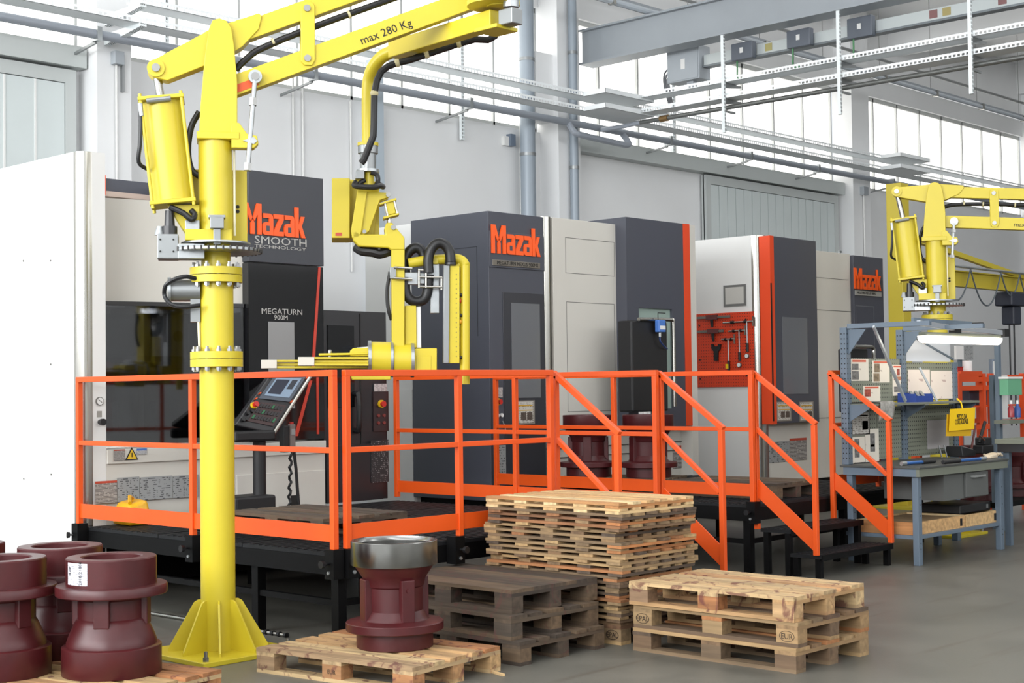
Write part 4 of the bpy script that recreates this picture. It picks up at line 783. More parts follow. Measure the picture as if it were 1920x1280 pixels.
def euro_pallet(label, loc, rz, wd, group, solid=False, jit=.003, stamps=()):
    """1.2 (local Y) x 0.8 m: deck boards, cross boards, nine blocks, three runners"""
    r = thing('wooden_pallet', label, 'pallet', loc, rz, group); mat = WOODS[wd]
    if solid:
        for i in range(8): piece('deck_board', _part('board100', .0985, 1.2, .022, mat), (-.35+i*.1, 0, .133), r, 0, jit*.3)
    else:
        for x, wdt in ((-.3275, .145), (-.1765, .1), (0, .145), (.1765, .1), (.3275, .145)): piece('deck_board', _part('board%d' % (wdt*1000), wdt, 1.2, .022, mat), (x, 0, .133), r, 0, jit)
    for y in (-.5275, 0, .5275): piece('cross_board', _part('cross', .145, .8, .022, mat), (0, y, .111), r, pi/2, jit*.5)
    for x in (-.35, 0, .35):
        for y in (-.5275, 0, .5275):
            b = piece('block', _part('block', .1 if x else .145, .145, .078, mat) if 1 else 0, (x, y, .061), r, 0, jit*.5)
    for x in (-.35, 0, .35): piece('runner', _part('runner', .1, 1.2, .022, mat), (x, 0, .011), r, 0, jit*.5)
    for body, x, y, sz, face in stamps:
        t_ = text('stamp', body, sz, M('burnt_mark', (58, 44, 34), .8), (0, 0, 0), (0, 0, 0), None, r, .0005, 'CENTER')
        if face == 'x': t_.location = (-.402, y, .061-sz*.35); t_.rotation_euler = (pi/2, 0, -pi/2)
        if sz > .04:
            MB().tube([(-.4015, y+.05*cos(a), .061+.03*sin(a)) for a in (2*pi*i/24 for i in range(25))], .0016, 5).build('stamp_ring', MATS['burnt_mark'], r)
    return r
# stack at the right: three euro pallets
for k, (lab, wd, jx, jy, st) in enumerate((('bottom pallet of the right-hand stack of three', 'm', 0, 0, ()), ('middle pallet of the right-hand stack with burnt EPAL and EUR stamps', 'm', .01, .0, (('EPAL', 0, .5275, .045, 'x'), ('EUR', 0, -.5275, .045, 'x'))), ('paint-smeared top pallet of the right-hand stack of three', 'r', -.005, .02, ()))):
    euro_pallet(lab, (7.635+jx, 5.235+jy, .1445*k), .01*k-.008, wd, 'euro pallets in the right-hand stack', stamps=st)
# dark stack in the middle: two pallets under a closed-deck one
for k, (lab, wd, sol, dx, dy, rz) in enumerate((('bottom pallet of the dark brown stack behind the steel-rimmed casting', 'o', False, -.08, -.12, .02), ('middle pallet of the dark brown stack behind the steel-rimmed casting', 'o', False, -.06, -.06, -.01), ('closed-deck dark brown pallet on top of the middle stack', 'o', True, 0, 0, 0.))):
    euro_pallet(lab, (6.855+dx, 6.74+dy, .1445*k), rz, wd, 'dark brown pallets in the middle stack', sol)
# front pallet with the steel-rimmed casting
euro_pallet('single light pallet on the floor under the steel-rimmed casting', (5.75, 6.56, 0), radians(7.5), 'r', 'pallets on the floor', stamps=(('EUR', 0, 0, .035, 'x'),))
make_casting('red casting with bright machined steel collar on the front pallet', (5.83, 6.5, .1445), .9, steel=True)
# castings at the left, upside down, on their pallet
euro_pallet('pallet under the red castings at the lower left corner', (4.22, 7.2, 0), radians(12), 'r', 'pallets on the floor')
euro_pallet('second pallet behind it under the rear castings at the left', (4.12, 8.55, 0), radians(4), 'm', 'pallets on the floor')
cs = [((4.30, 7.085), 'red casting with a white label at the lower left, nearest the yellow post'), ((3.885, 7.52), 'red casting cut by the left picture edge, front row'), ((4.42, 7.84), 'red casting between and behind the two front left castings'), ((4.12, 8.44), 'red casting farthest back at the left picture edge')]
for i, ((x, y), lab) in enumerate(cs):
    c = make_casting(lab, (x, y, .1445), .4+i, True, group='red castings standing upside down at the left')
    if i == 0: c0 = c
# paper label on the first one: follows the ring
a0 = math.atan2(-7.085, -4.30)-.4; n = 10; t0, t1 = a0-1.2, a0-.54; rr = .2408
LBL = printed('label_print', (206, 206, 214), (150, 150, 160), 12, .45)
vv, ff, uv = [], [], []
for i in range(n+1):
    t = t0+(t1-t0)*i/n; vv += [(rr*cos(t), rr*sin(t), .495), (rr*cos(t), rr*sin(t), .612)]; uv += [(i/n, 0), (i/n, 1)]
for i in range(n): ff.append((2*i, 2*i+2, 2*i+3, 2*i+1))
me = bpy.data.meshes.new('paper_label'); me.from_pydata(vv, [], ff); me.update(); ul = me.uv_layers.new(name='UVMap')
for lp in me.loops: ul.data[lp.index].uv = uv[lp.vertex_index]
me.materials.append(LBL); lb = bpy.data.objects.new('paper_label', me); COL.objects.link(lb); lb.parent = c0; lb['label'] = 'white printed paper label'
for body, tt, sz, z in (('2018/21808', t1-.15, .026, .498), ('RdP', t0+.16, .03, .545)):
    nrm = Vector((cos(tt), sin(tt), 0)); X_ = Vector((0, 0, 1)); Y_ = nrm.cross(X_)
    mt = Matrix((X_, Y_, nrm)).transposed().to_4x4(); mt.translation = nrm*(rr+.001)+Vector((0, 0, z))
    t_ = text('label_lettering', body, sz, INK, (0, 0, 0), (0, 0, 0), None, lb, .0002); t_.matrix_basis = mt

make_casting('red casting clamped on the chuck inside the left machine', (7.0, 11.85, 1.3115), .2, True)
# tall stack of thin slatted pallets: six boards over five cross strips
def thin_pallet(label, x, y, z, rz, wd, first, group):
    r = thing('slatted_pallet', label, 'pallet', (x, y, z), rz, group); mat = WOODS[wd]; jit = .006
    for i in range(6): piece('board', _part('thin_board', .085, 1.2, .017, mat), (-.355+i*.142, 0, .0275), r, 0, jit*.5)
    for j in range(5): piece('strip', _part('thin_strip', .115, .8, .018, mat), (0, -.54+j*.27, .009), r, pi/2, jit*.5)
    return r
NS = 21; zs = .1445; hs = (.906-.1445)/NS
euro_pallet('euro pallet at the foot of the tall stack of thin pallets', (7.72, 6.6, 0), 0, 'm', 'thin slatted pallets in the tall stack', stamps=(('EPAL', 0, -.5275, .045, 'x'),))
names = ['topmost', 'second', 'third', 'fourth', 'fifth', 'sixth', 'seventh', 'eighth', 'ninth', 'tenth', 'eleventh', 'twelfth', 'thirteenth', 'fourteenth', 'fifteenth', 'sixteenth', 'seventeenth', 'eighteenth', 'nineteenth', 'twentieth', 'lowest']
for k in range(NS):
    lev = NS-1-k; wd = 'n' if lev in (0, 1) else 'm'
    thin_pallet('%s thin slatted pallet from the top in the tall stack' % names[lev] if lev else 'clean light thin slatted pallet on top of the tall stack', 7.72+random.uniform(-.022, .022)*(lev > 1), 6.6+random.uniform(-.03, .03)*(lev > 1), zs+k*hs, random.uniform(-.02, .02)*(lev > 1), wd, k == 0, 'thin slatted pallets in the tall stack')
# pallets and castings standing on the platforms
euro_pallet('weathered pallet lying on the near platform', (7.0, 8.7, ZD+.001), 0, 'o', 'pallets on the platforms')
euro_pallet('pallet under the two castings on the far platform', (11.5, 9.43, ZD+.001), radians(20), 'o', 'pallets on the platforms')
euro_pallet('empty pallet on the far platform beside the two castings', (11.78, 8.12, ZD+.001), radians(4), 'o', 'pallets on the platforms')
make_casting('rear red casting on the far platform, before the white machine panel', (11.38, 9.72, ZD+.1455), .3)
make_casting('front red casting on the far platform, behind the orange posts', (11.62, 9.135, ZD+.1455), .9)

# ================================================================== MANIPULATORS
HEXB = M('bolt_zinc', (150, 150, 148), .32, .85)
HOSE = M('hose_black', (22, 22, 24), .4)
def manipulator(label, base, view_dir, pitch, z_off, full, zs=1.0):
    """load manipulator: post, slewing joint, balancing cylinder and parallel arms; local u along the arm, w towards the viewer"""
    d = np.array(view_dir, float); n = np.array([d[1], -d[0]])      # n points to the viewer's side
    rz = math.atan2(d[1], d[0]); r = thing('load_manipulator', label, 'manipulator', (base[0], base[1], 0), rz, 'yellow load manipulators')
    def V(u, z, w=0): return (u, -w, z+z_off if z > 2.2 else z)       # local frame: x=u, -y towards the viewer
    def outline(name, pts, w0, w1, mat=YEL, bevel=.004, parent=None):
        return MB().prism([V(u, z, w0) for u, z in pts], [V(u, z, w1) for u, z in pts]).build(name, mat, parent or r, 30, bevel)
    R = .108
    # base
    MB().box(-.36, .36, -.36, .36, 0, .03).build('base_plate', YEL, r, 0, .004).rotation_euler = (0, 0, -rz+.0)
    for k in range(8):
        t = k*pi/4+.2-rz; c, s = cos(t), sin(t); a = [(R-.01, .03), (.31, .03), (.31, .05), (.15, .33), (.125, .345), (R-.01, .345)]
        MB().prism([(u*c-s*.006, u*s+c*.006, z) for u, z in a], [(u*c+s*.006, u*s-c*.006, z) for u, z in a]).build('gusset', YEL, r, 0)
    for k in range(4):
        t = k*pi/2+pi/4-rz; x, y = .44*cos(t), .44*sin(t)
        b = MB().cyl((x, y, .03), (x, y, .055), .02, n=6).cyl((x, y, .03), (x, y, .09), .011, n=10).build('anchor_bolt', HEXB, r)
    MB().cyl((0, 0, .03), (0, 0, 1.835), R, n=32).build('lower_post', YEL, r)
    MB().cyl((0, 0, 1.905), (0, 0, 2.35+z_off), R, n=32).build('upper_post', YEL, r)
    def flange(z, nm):
        f = MB().cyl((0, 0, z), (0, 0, z+.046), .165, n=40).cyl((0, 0, z+.05), (0, 0, z+.096), .165, n=40).build(nm, YEL, r)
        for k in range(12):
            t = 2*pi*k/12+.1; x, y = .14*cos(t), .14*sin(t)
            MB().cyl((x, y, z-.03), (x, y, z+.13), .011, n=6).cyl((x, y, z-.022), (x, y, z), .018, n=6).cyl((x, y, z+.096), (x, y, z+.112), .018, n=6).build('flange_bolt', HEXB, f)
    flange(1.815, 'flange'); flange(2.35+z_off, 'flange')
    zo = z_off
    # slewing joint
    MB().cyl((0, 0, 2.446+zo), (0, 0, 2.6+zo), .093, n=28).build('neck', YEL, r)
    cw = MB().lathe([(.09, 2.542), (.28, 2.542), (.288, 2.545), (.288, 2.559), (.28, 2.562), (.09, 2.562)], (0, 0, zo), 48).build('chain_wheel', STL, r)
    for k in range(40):
        t = 2*pi*k/40; MB().cyl((.289*cos(t), .289*sin(t), 2.538+zo), (.289*cos(t), .289*sin(t), 2.566+zo), .007, n=6).build('chain_link', M('chain_steel', (52, 50, 48), .4, .5), cw, 0)
    MB().cyl((0, 0, 2.595+zo), (0, 0, 2.605+zo), .22, n=40).build('cover_disc', STL, r)
    MB().cyl((0, 0, 2.606+zo), (0, 0, 3.26+zo), .107, n=32).build('upper_column', YEL, r)
    MB().cyl((.118, -.02, 2.65+zo), (.118, -.02, 3.24+zo), .008, n=8).build('air_line', M('hose_clear', (226, 220, 190), .2), r)
    MB().box(-.19, .1, -.13, .13, 2.61+zo, 2.68+zo).build('collar_plate', YEL, r, 0, .004)
    g = MB().box(-.36, -.23, -.16, .0, 2.49+zo, 2.645+zo).build('gear_box', ALU, r, 0, .006)
    MB().box(-.235, -.07, -.17, -.03, 2.49+zo, 2.585+zo).build('gear_guard', STL, g, 0, .005)
    MB().cyl((-.285, -.08, 2.645+zo), (-.285, -.08, 2.8+zo), .036, .028, n=18).cyl((-.285, -.08, 2.645+zo), (-.285, -.08, 2.7+zo), .048, n=18).build('servo_motor', DRK2, g)
    MB().cyl((-.345, -.08, 2.645+zo), (-.345, -.08, 2.7+zo), .035, .02, n=14).build('breather', STL, g)
    for u in (-.34, -.26):
        for z in (2.535, 2.61): MB().cyl((u, -.16, z+zo), (u, -.166, z+zo), .006, n=8).build('screw_head', INK, g)
    MB().box(-.19, -.1, -.1, .1, 2.62+zo, 2.74+zo).build('motor_bracket', STL, r, 0, .004)
    lk = MB().box(-.035, .05, -.19, -.1, 2.68+zo, 2.755+zo).box(-.045, .06, -.19, -.1, 2.745+zo, 2.765+zo).build('locking_cylinder', ALU, r, 0, .004); MB().box(-.015, .03, -.17, -.12, 2.58+zo, 2.68+zo).build('locking_pin', ALU, lk, 0, .004)
    # electric box behind
    eb = MB().box(-.15, .2, .09, .32, 2.62+zo, 3.09+zo).build('electric_box', YEL, r, 0, .006)
    for z in (2.82, 2.85): MB().cyl((.14, .09, z+zo), (.14, .085, z+zo), .012, n=10).build('cable_gland', INK, eb)
    # balancing cylinder
    c0, c1 = np.array(V(-.335, 3.52)), np.array(V(-.262, 2.84)); ax = (c1-c0)/np.linalg.norm(c1-c0); sd = np.cross(ax, (0, 1, 0))
    cy = MB().cyl(c0+ax*.02, c1-ax*.03, .128, n=32).build('balance_cylinder', YEL, r)
    for p, q in ((c0, c0+ax*.02), (c1-ax*.03, c1)): MB().obox((p+q)/2, sd, (0, 1, 0), ax, .142, .142, .012).build('end_plate', YEL, cy, 0, .004)
    for i in (-1, 1):
        for k in (-1, 1):
            o = sd*i*.126+np.array([0, k*.126, 0]); MB().cyl(c0+o-ax*.02, c1+o+ax*.02, .011, n=10).build('tie_rod', YEL, cy)
    pin = np.array(V(-.365, 3.705)) if full else np.array(V(-.40, 3.82))
    MB().cyl(pin, c0+ax*.04, .027, n=16).build('piston_rod', CHR, r)
    MB().tube([c0+sd*-.09+np.array([0, -.135, 0])+ax*.03, c0+sd*.06+np.array([0, -.135, 0])+ax*.025], .018, 10).build('air_valve', ALU, cy)
    sgn = -1 if sd[0] > 0 else 1
    e = c0+sd*sgn*.13+np.array([0, -.13, 0])+ax*.05
    MB().tube([e, e+ax*.12+np.array([-.01, 0, 0]), e+ax*.25+np.array([-.03, 0, 0]), e+ax*.36+np.array([-.05, .02, 0]), e+ax*.4+np.array([0, .06, 0])], .013, 8).build('air_hose', HOSE, cy)
    MB().cyl(e-ax*.01, e+ax*.07, .016, n=10).build('hose_fitting', STL, cy)
    outline('cylinder_bracket', [(-.3, 2.84), (-.1, 2.84), (-.1, 2.66), (-.19, 2.66), (-.24, 2.74)], -.07, .07)
    MB().tube([V(-.28, 2.82, .1), V(-.2, 2.78, .13), V(-.15, 2.74, .14), V(-.13, 2.77, .12), V(-.15, 2.8, .1)], .019, 10).build('cable_loop', HOSE, r)
    # head: front and rear cheek, shelf and ear
    hw = [(-.1, 3.3), (.138, 3.3), (.14, 3.62), (.122, 3.86), (.105, 3.97), (.075, 4.015), (.03, 4.03), (-.012, 4.015), (-.036, 3.96), (-.062, 3.78), (-.092, 3.45)]
    if not full: hw = [(u-.03, 3.3+(z-3.3)*.82) for u, z in hw]
    outline('head_cheek', hw, .085, .1); outline('head_cheek', hw, -.1, -.085)
    uo = 0 if full else -.03
    outline('head_shelf', [(-.115+uo, 3.255), (.15+uo, 3.255), (.15+uo, 3.3), (-.115+uo, 3.3)], -.12, .125)
    outline('head_web', [(-.06+uo, 3.3), (.1+uo, 3.3), (.1+uo, 3.5), (-.06+uo, 3.5)], -.084, .084)
    er = outline('rod_ear', [(.1+uo, 3.2), (.24+uo, 3.2), (.27+uo, 3.23), (.26+uo, 3.28), (.2+uo, 3.29), (.15+uo, 3.36), (.1+uo, 3.36)], .02, .12)
    MB().prism([V(u+uo, z, .121) for u, z in ((.17, 3.245), (.24, 3.225), (.262, 3.245), (.24, 3.27))], [V(u+uo, z, .13) for u, z in ((.17, 3.245), (.24, 3.225), (.262, 3.245), (.24, 3.27))]).build('lock_plate', STL, er, 0)
    # arms: parallelogram rotated by the pitch
    P0 = np.array((.03, 3.9)) if full else np.array((0, 3.8)); c, s = cos(pitch), sin(pitch)
    A = lambda a, b: (P0[0]+a*c-b*s, P0[1]+a*s+b*c)                   # along / across the arm
    LA = 1.98 if full else 2.6
    ua = outline('upper_arm', [A(.0, -.06), A(LA, -.06), A(LA, .06), A(.0, .06)], -.05, .05)
    lp = pin[0], pin[2]-z_off
    outline('rear_lever', [(lp[0]-.05, lp[1]-.02), (lp[0]-.02, lp[1]-.055), (lp[0]+.07, lp[1]-.075), A(-.06, -.12), A(.12, -.09), A(.26, -.02), A(.31, .05), A(.3, .075), A(-.02, .085), A(-.1, .07), (lp[0]-.03, lp[1]+.045), (lp[0]-.055, lp[1]+.015)], -.062, .062)
    for w0 in (-.075, .062): MB().cyl(V(lp[0], lp[1], w0), V(lp[0], lp[1], w0+.013), .055, n=24).build('pivot_boss', YEL, r)
    MB().cyl(V(lp[0], lp[1], .075), V(lp[0], lp[1], .09), .026, n=18).build('pivot_bolt', HEXB, r)
    dz = -.325                                                     # lower arm hangs below the upper one
    B_ = lambda a, b: (A(a, b)[0], A(a, b)[1]+dz)
    la = outline('lower_arm', [B_(.06, -.065), B_(LA+.12, -.065), B_(LA+.12, .065), B_(.06, .065)], -.05, .05)
    k0 = .6 if full else .62
    lt, lb_ = A(k0, 0), B_(k0, 0)
    for w0 in (.052, -.064):
        lk = outline('link_plate', [(lt[0]-.03, lt[1]+.045), (lt[0]+.03, lt[1]+.045), (lt[0]+.05, lt[1]+.02), (lb_[0]+.05, lb_[1]-.01), (lb_[0]+.03, lb_[1]-.045), (lb_[0]-.02, lb_[1]-.045), (lb_[0]-.042, lb_[1]-.02), (lt[0]-.042, lt[1]+.02)], w0, w0+.012)
        for q in (lt, lb_): MB().cyl(V(q[0], q[1], w0-.004), V(q[0], q[1], w0+.024), .022, n=18).build('pivot_bolt', HEXB, lk)
    rp = B_(.24 if full else .2, .0); ep = (.215+uo, 3.245)
    q0, q1 = np.array(V(rp[0], rp[1], .085)), np.array(V(ep[0]-.015, 3.06, .13)); tr = MB().cyl(q0, q1, .016, n=14).build('adjusting_rod', STL, r)
    MB().cyl(V(rp[0], rp[1], .06), V(rp[0], rp[1], .1), .043, n=24).build('rod_eye', STL, tr); MB().cyl(V(rp[0], rp[1], .1), V(rp[0], rp[1], .11), .026, n=18).build('eye_bolt', HEXB, tr)
    for t in (.27, .97): m_ = q0+(q1-q0)*t; MB().cyl(m_-(q1-q0)*.04, m_+(q1-q0)*.04, .026, n=6).build('lock_nut', HEXB, tr)
    # hose between the arms
    pts = [V(-.06, 3.3, .05)] and [A(a, b) for a, b in ((.03, -.2), (.12, -.16), (.24, -.13), (.6, -.115), (1.2, -.115), (LA, -.12))]
    MB().tube([V(u, z, -.0) for u, z in pts], .022, 10).build('hose', HOSE, r)
    for a in (.32, .52, .85, 1.3): u, z = A(a, -.116); MB().cyl(V(u-.008*c, z-.008*s), V(u+.008*c, z+.008*s), .026, n=12).build('hose_clamp', M('clamp_cream', (200, 190, 150), .5), r)
    MB().tube([V(-.1, 3.45, -.02), V(-.15, 3.35, -.02), V(-.17, 3.2, -.02), V(-.15, 3.08, -.03), V(-.09, 3.03, -.03)], .02, 10).build('hose', HOSE, r)
    if not full:
        text('load_lettering', 'max 280 Kg', .07, INK, (0, 0, 0), (0, 0, 0), None, la, .001); t_ = la.children[0]; u, z = B_(.82, -.03); t_.location = V(u, z, .0515); t_.rotation_euler = (pi/2, -pitch, 0)
    else:
        t_ = text('load_lettering', 'max 280 Kg', .075, INK, (0, 0, 0), (0, 0, 0), None, la, .001); u, z = B_(.965, -.035); t_.location = V(u, z, .0515); t_.rotation_euler = (pi/2, -pitch, 0)
        sp = outline('orange_sticker', [B_(.1, -.05), B_(.25, -.05), B_(.2, .0), B_(.1, .0)], .0505, .0525, ORA, 0, la)
        # hand valve cylinder on the post
        hv = MB().cyl((-.28, -.02, 2.3), (-.1, -.02, 2.3), .07, n=24).build('air_tank', ALU, r); MB().cyl((-.3, -.02, 2.3), (-.28, -.02, 2.3), .085, n=24).build('tank_cap', STL, hv)
        MB().box(-.16, -.1, -.06, .04, 2.1, 2.4).build('tank_bracket', ALU, r, 0)
        MB().tube([(-.12, -.1, 2.37), (-.2, -.12, 2.38), (-.3, -.1, 2.34), (-.32, -.06, 2.27), (-.28, -.1, 2.21), (-.2, -.13, 2.19), (-.1, -.11, 2.2)], .014, 8).build('hose', HOSE, r)
        MB().cyl((-.105, -.05, 1.92), (-.115, -.05, 2.2), .008, n=8).build('air_line', M('hose_clear', (226, 220, 190), .2), r)
    return r, V, A, B_
vb = np.array([5.49, 7.79]); vd = vb/np.linalg.norm(vb); d1 = (vd[1], -vd[0])
mr, V1, A1, B1 = manipulator('large yellow load manipulator whose post stands by the front left platform corner', (5.49, 7.79), d1, radians(21.9), 0, True)
b2 = (14.894, 7.662); vd = np.array(b2)/np.linalg.norm(b2); d2 = (vd[1], -vd[0])
manipulator('second yellow load manipulator behind the workbench at the right', b2, d2, radians(-4.5), -.045, False)

# ---- elbow, forearm, drop pipe and gripper of the first manipulator (world frame, then moved under it)
class Loc:
    location = mr.location
def sub(m, name, mat, smooth=35, bevel=0, parent=None):
    """world geometry handed to the (rotated) manipulator"""
    inv = Matrix.Rotation(-mr.rotation_euler.z, 4, 'Z') @ Matrix.Translation(-Vector(mr.location))
    m.v = [tuple(inv @ Vector(p)) for p in m.v]
    return m.build(name, mat, parent or mr, smooth, bevel)
DE, DD = 9.42, 10.4
EL = ond(938, 8, DE)
sub(MB().cyl(EL+np.array([0, 0, -.02]), EL+np.array([0, 0, .3]), .09, n=24), 'elbow_pivot', YEL)
sub(MB().cyl(ond(925, 12, DE), ond(925, 12, DE)+np.array([0, 0, .03]), .17, n=36), 'elbow_disc', YEL)
fa0, fa1 = ond(930, 36, DE), ond(738, 95, DD-.15)
sub(MB().bar(fa0, fa1, .1, .115), 'forearm', YEL, 0, .006)
sub(MB().box(*sum([[ond(930, 50, DE)[k]-.1, ond(930, 50, DE)[k]+.1] for k in (0, 1)], []), ond(930, 56, DE)[2]-.015, ond(930, 56, DE)[2]+.01), 'elbow_plate', YEL, 0, .004)
bk = ond(957, 30, DE-.1); sb_ = sub(MB().box(bk[0]-.05, bk[0]+.05, bk[1]-.06, bk[1]+.06, bk[2]-.06, bk[2]+.04), 'brake_block', ALU, 0, .006)
sub(MB().cyl(ond(958, 14, DE-.1), ond(958, -8, DE-.1), .05, n=18), 'brake_cylinder', STL, parent=sb_)
drop = [ond(x, y, DD-.15+.15*min(1, t)) for (x, y), t in (((748, 92), 0), ((735, 97), .2), ((720, 104), .4), ((707, 116), .6), ((697, 132), .8), ((691.5, 152), 1), ((690, 180), 1), ((690, 272), 1))]
drop[-1] = np.array([drop[-2][0], drop[-2][1], ond(690, 272, DD)[2]])
sub(MB().tube(drop, .046, 18), 'drop_pipe', YEL)
hp = [ond(x, y, DD-.3) for x, y in ((932, 58), (928, 68), (915, 75), (890, 74), (860, 82), (800, 102), (770, 112), (745, 118), (728, 124), (715, 134), (707, 150), (702, 175), (701, 232), (700, 255), (692, 275), (682, 300), (677, 306))]
sub(MB().tube(hp, .024, 10), 'hose', HOSE)
for i in (4, 5, 7, 11): sub(MB().sphere(hp[i], .029, 10), 'hose_clamp', M('clamp_cream', (200, 190, 150), .5))
# gripper head, built on a plane square to the view at the drop pipe
GP = drop[-1]; gd = np.array([RI[0], RI[1], 0]); gd /= np.linalg.norm(gd); gd = gd*cos(.12)+np.array([-gd[1], gd[0], 0])*sin(.12); gn = np.array([gd[1], -gd[0], 0])   # gn looks to the viewer
if gn@np.array([-FW[0], -FW[1], 0]) < 0: gn = -gn
def G(px, py, w=0):
    rr_ = _ray(px, py); t = ((GP-C0)@gn)/(rr_@gn); return C0+rr_*t+gn*w
def go(name, pts, w0, w1, mat=YEL, bevel=.004, parent=None): return sub(MB().prism([G(x, y, w0) for x, y in pts], [G(x, y, w1) for x, y in pts]), name, mat, 30, bevel, parent)
def gc(name, p, q, rad, mat, n=18, parent=None): return sub(MB().cyl(p, q, rad, n=n), name, mat, 35, 0, parent)
gc('rotary_joint', G(690, 274), G(690, 268), .075, YEL); gc('rotary_joint', G(690, 288), G(690, 274), .072, ALU); gc('rotary_joint', G(690, 318), G(690, 288), .058, ALU); gc('joint_disc', G(690, 323), G(690, 318), .08, STL)
go('brake_block', [(667, 322), (683, 322), (683, 338), (666, 338)], -.02, .08, ALU); gc('joint_neck', G(692, 352), G(692, 323), .035, YEL)
sub(MB().tube([G(667, 345, .1), G(664, 352, .12), G(675, 355, .14), G(700, 356, .14), G(712, 352, .1), G(718, 350, 0), G(712, 344, -.05)], .02, 10), 'hose', HOSE); sub(MB().tube([G(695, 325, .06), G(706, 330, .06), G(708, 342, .06), G(704, 352, .08)], .018, 10), 'hose', HOSE); sub(MB().tube([G(664, 353, .1), G(683, 340, .05)], .018, 10), 'hose', HOSE)
vb_ = go('valve_box', [(648, 331), (712, 336), (712, 440), (648, 445)], -.38, -.12); 
go('control_box', [(622, 334), (656, 334), (656, 446), (622, 446)], -.33, .0); go('box_label', [(629, 436), (641, 436), (641, 442), (629, 442)], .0, .003, M('label_red', (190, 70, 60), .5), 0)
go('swing_plate', [(670, 358), (688, 360), (677, 438), (672, 446), (660, 448), (658, 434)], .02, .06); go('swing_plate', [(686, 360), (726, 362), (729, 370), (712, 376), (692, 434), (678, 444), (674, 436)], -.03, .03); go('swing_plate', [(686, 360), (726, 362), (729, 370), (712, 376), (700, 440), (712, 440), (690, 444), (678, 440)], -.13, -.09)
ac = go('tilt_cylinder', [(722, 381), (737, 377), (742, 401), (727, 405)], -.05, .05); go('cylinder_cap', [(711, 383), (742, 373), (743, 377), (712, 386)], -.065, .065, YEL, .002, ac); go('cylinder_cap', [(718, 408), (747, 401), (748, 404), (719, 412)], -.065, .065, YEL, .002, ac)
for x0_, y0_, x1_, y1_ in ((721, 382, 727, 409), (738, 376, 745, 404)): gc('tie_rod', G(x0_, y0_, .05), G(x1_, y1_, .05), .008, CHR, 10, ac)
gc('tilt_rod', G(729, 410), G(730, 420), .014, CHR); gc('pivot_bolt', G(728, 366, .03), G(728, 366, .05), .018, HEXB)
go('tilt_arm', [(660, 436), (668, 434), (676, 441), (722, 441), (720, 430), (724, 419), (735, 419), (740, 426), (758, 447), (758, 470), (732, 470), (728, 466), (672, 463), (662, 452)], -.06, .06, YEL, .008)
gc('pivot_bolt', G(737, 428, .06), G(737, 428, .075), .018, HEXB); gc('pivot_bolt', G(683, 436, .06), G(683, 436, .075), .014, HEXB)
sub(MB().tube([G(668, 462, -.05), G(680, 470, -.02), G(700, 473, 0), (G(712, 476, 0)), G(731, 470, -.02)], .035, 10), 'hose_bundle', HOSE)
go('gripper_column', [(733, 466), (758, 466), (758, 690), (735, 690)], -.055, .055, YEL, .006)
sub(MB().tube([G(731, 510, .03), G(726, 540, .03), G(726, 565, .03), G(729, 585, .03), G(734, 600, .02)], .013, 8), 'hose', HOSE)
cb = go('column_clamp', [(730, 502), (742, 502), (742, 524), (730, 524)], .05, .075, ALU)
for y in (503, 523): gc('clamp_rod', G(738, y, .08), G(772, y+2, .08), .01, CHR, 10, cb)
go('bracket_block', [(758, 511), (785, 511), (785, 534), (758, 534)], -.02, .03, STL); go('bracket_block', [(784, 512), (812, 513), (812, 533), (784, 532)], -.03, .02, STL)
for x in (785, 798): gc('clamp_rod', G(x, 505, .05), G(x, 540, .05), .009, CHR, 10)
for y in (507, 520, 538): gc('clamp_rod', G(784, y, .05), G(828 if y > 510 else 800, y+1, .05), .009, CHR, 10)
gc('clamp_rod', G(827, 520, .04), G(827, 544, .04), .01, CHR, 10)
go('slide_plate', [(807, 494), (824, 494), (824, 587), (807, 587)], -.04, -.01, STL)
hb = [G(x, y, -.03) for x, y in ((766, 493), (790, 489), (820, 486), (850, 484.5), (860, 485), (868, 489), (872, 497), (872, 510), (872, 690), (872, 720))]
sub(MB().tube(hb, .036, 14), 'handle_frame', YEL); go('handle_clamp', [(807, 483), (822, 483), (822, 495), (807, 495)], -.06, .01)
sub(MB().tube([G(866, 491, -.03), G(856, 500, -.02)], .018, 8), 'handle_strut', YEL)
cp = go('control_strip', [(843, 498), (861, 499), (861, 681), (841, 681)], -.03, .03); go('strip_cover', [(831, 498), (842, 498), (841, 681), (830, 681)], -.02, .05, ALU)
for y in (553, 591, 670): gc('strip_knob', G(861, y), G(866, y), .012, KNOB, 10, cp)
gc('strip_button', G(861, 564), G(864, 564), .016, M('stop_red', (190, 40, 30), .35), 12, cp); gc('strip_button', G(861, 603), G(865, 603), .016, M('button_amber', (210, 150, 30), .4), 12, cp)
for y in range(515, 675, 9): gc('strip_screw', G(855, y, .03), G(855, y, .033), .004, SEAM, 6, cp)
def loop(pts, w=.02): sub(MB().tube([G(x, y, w) for x, y in pts], .037, 12), 'flexible_hose', HOSE)
loop([(762, 520), (760, 490), (765, 474), (775, 464), (785, 463), (793, 470), (797, 485)], -.08)
loop([(803, 512), (802, 490), (806, 472), (815, 460), (825, 457), (835, 462), (842, 474), (844, 492)], .05)
loop([(760, 520), (760, 545), (768, 560), (780, 565), (793, 562), (801, 548), (804, 515)], .0)
gc('hose_fitting', G(844, 488, .03), G(844, 497, .03), .042, DRK2)
go('junction_box', [(759, 573), (780, 573), (781, 652), (759, 652)], -.12, .02); go('box_cover', [(780, 573), (789, 573), (790, 652), (781, 652)], -.12, .0, WHT2)
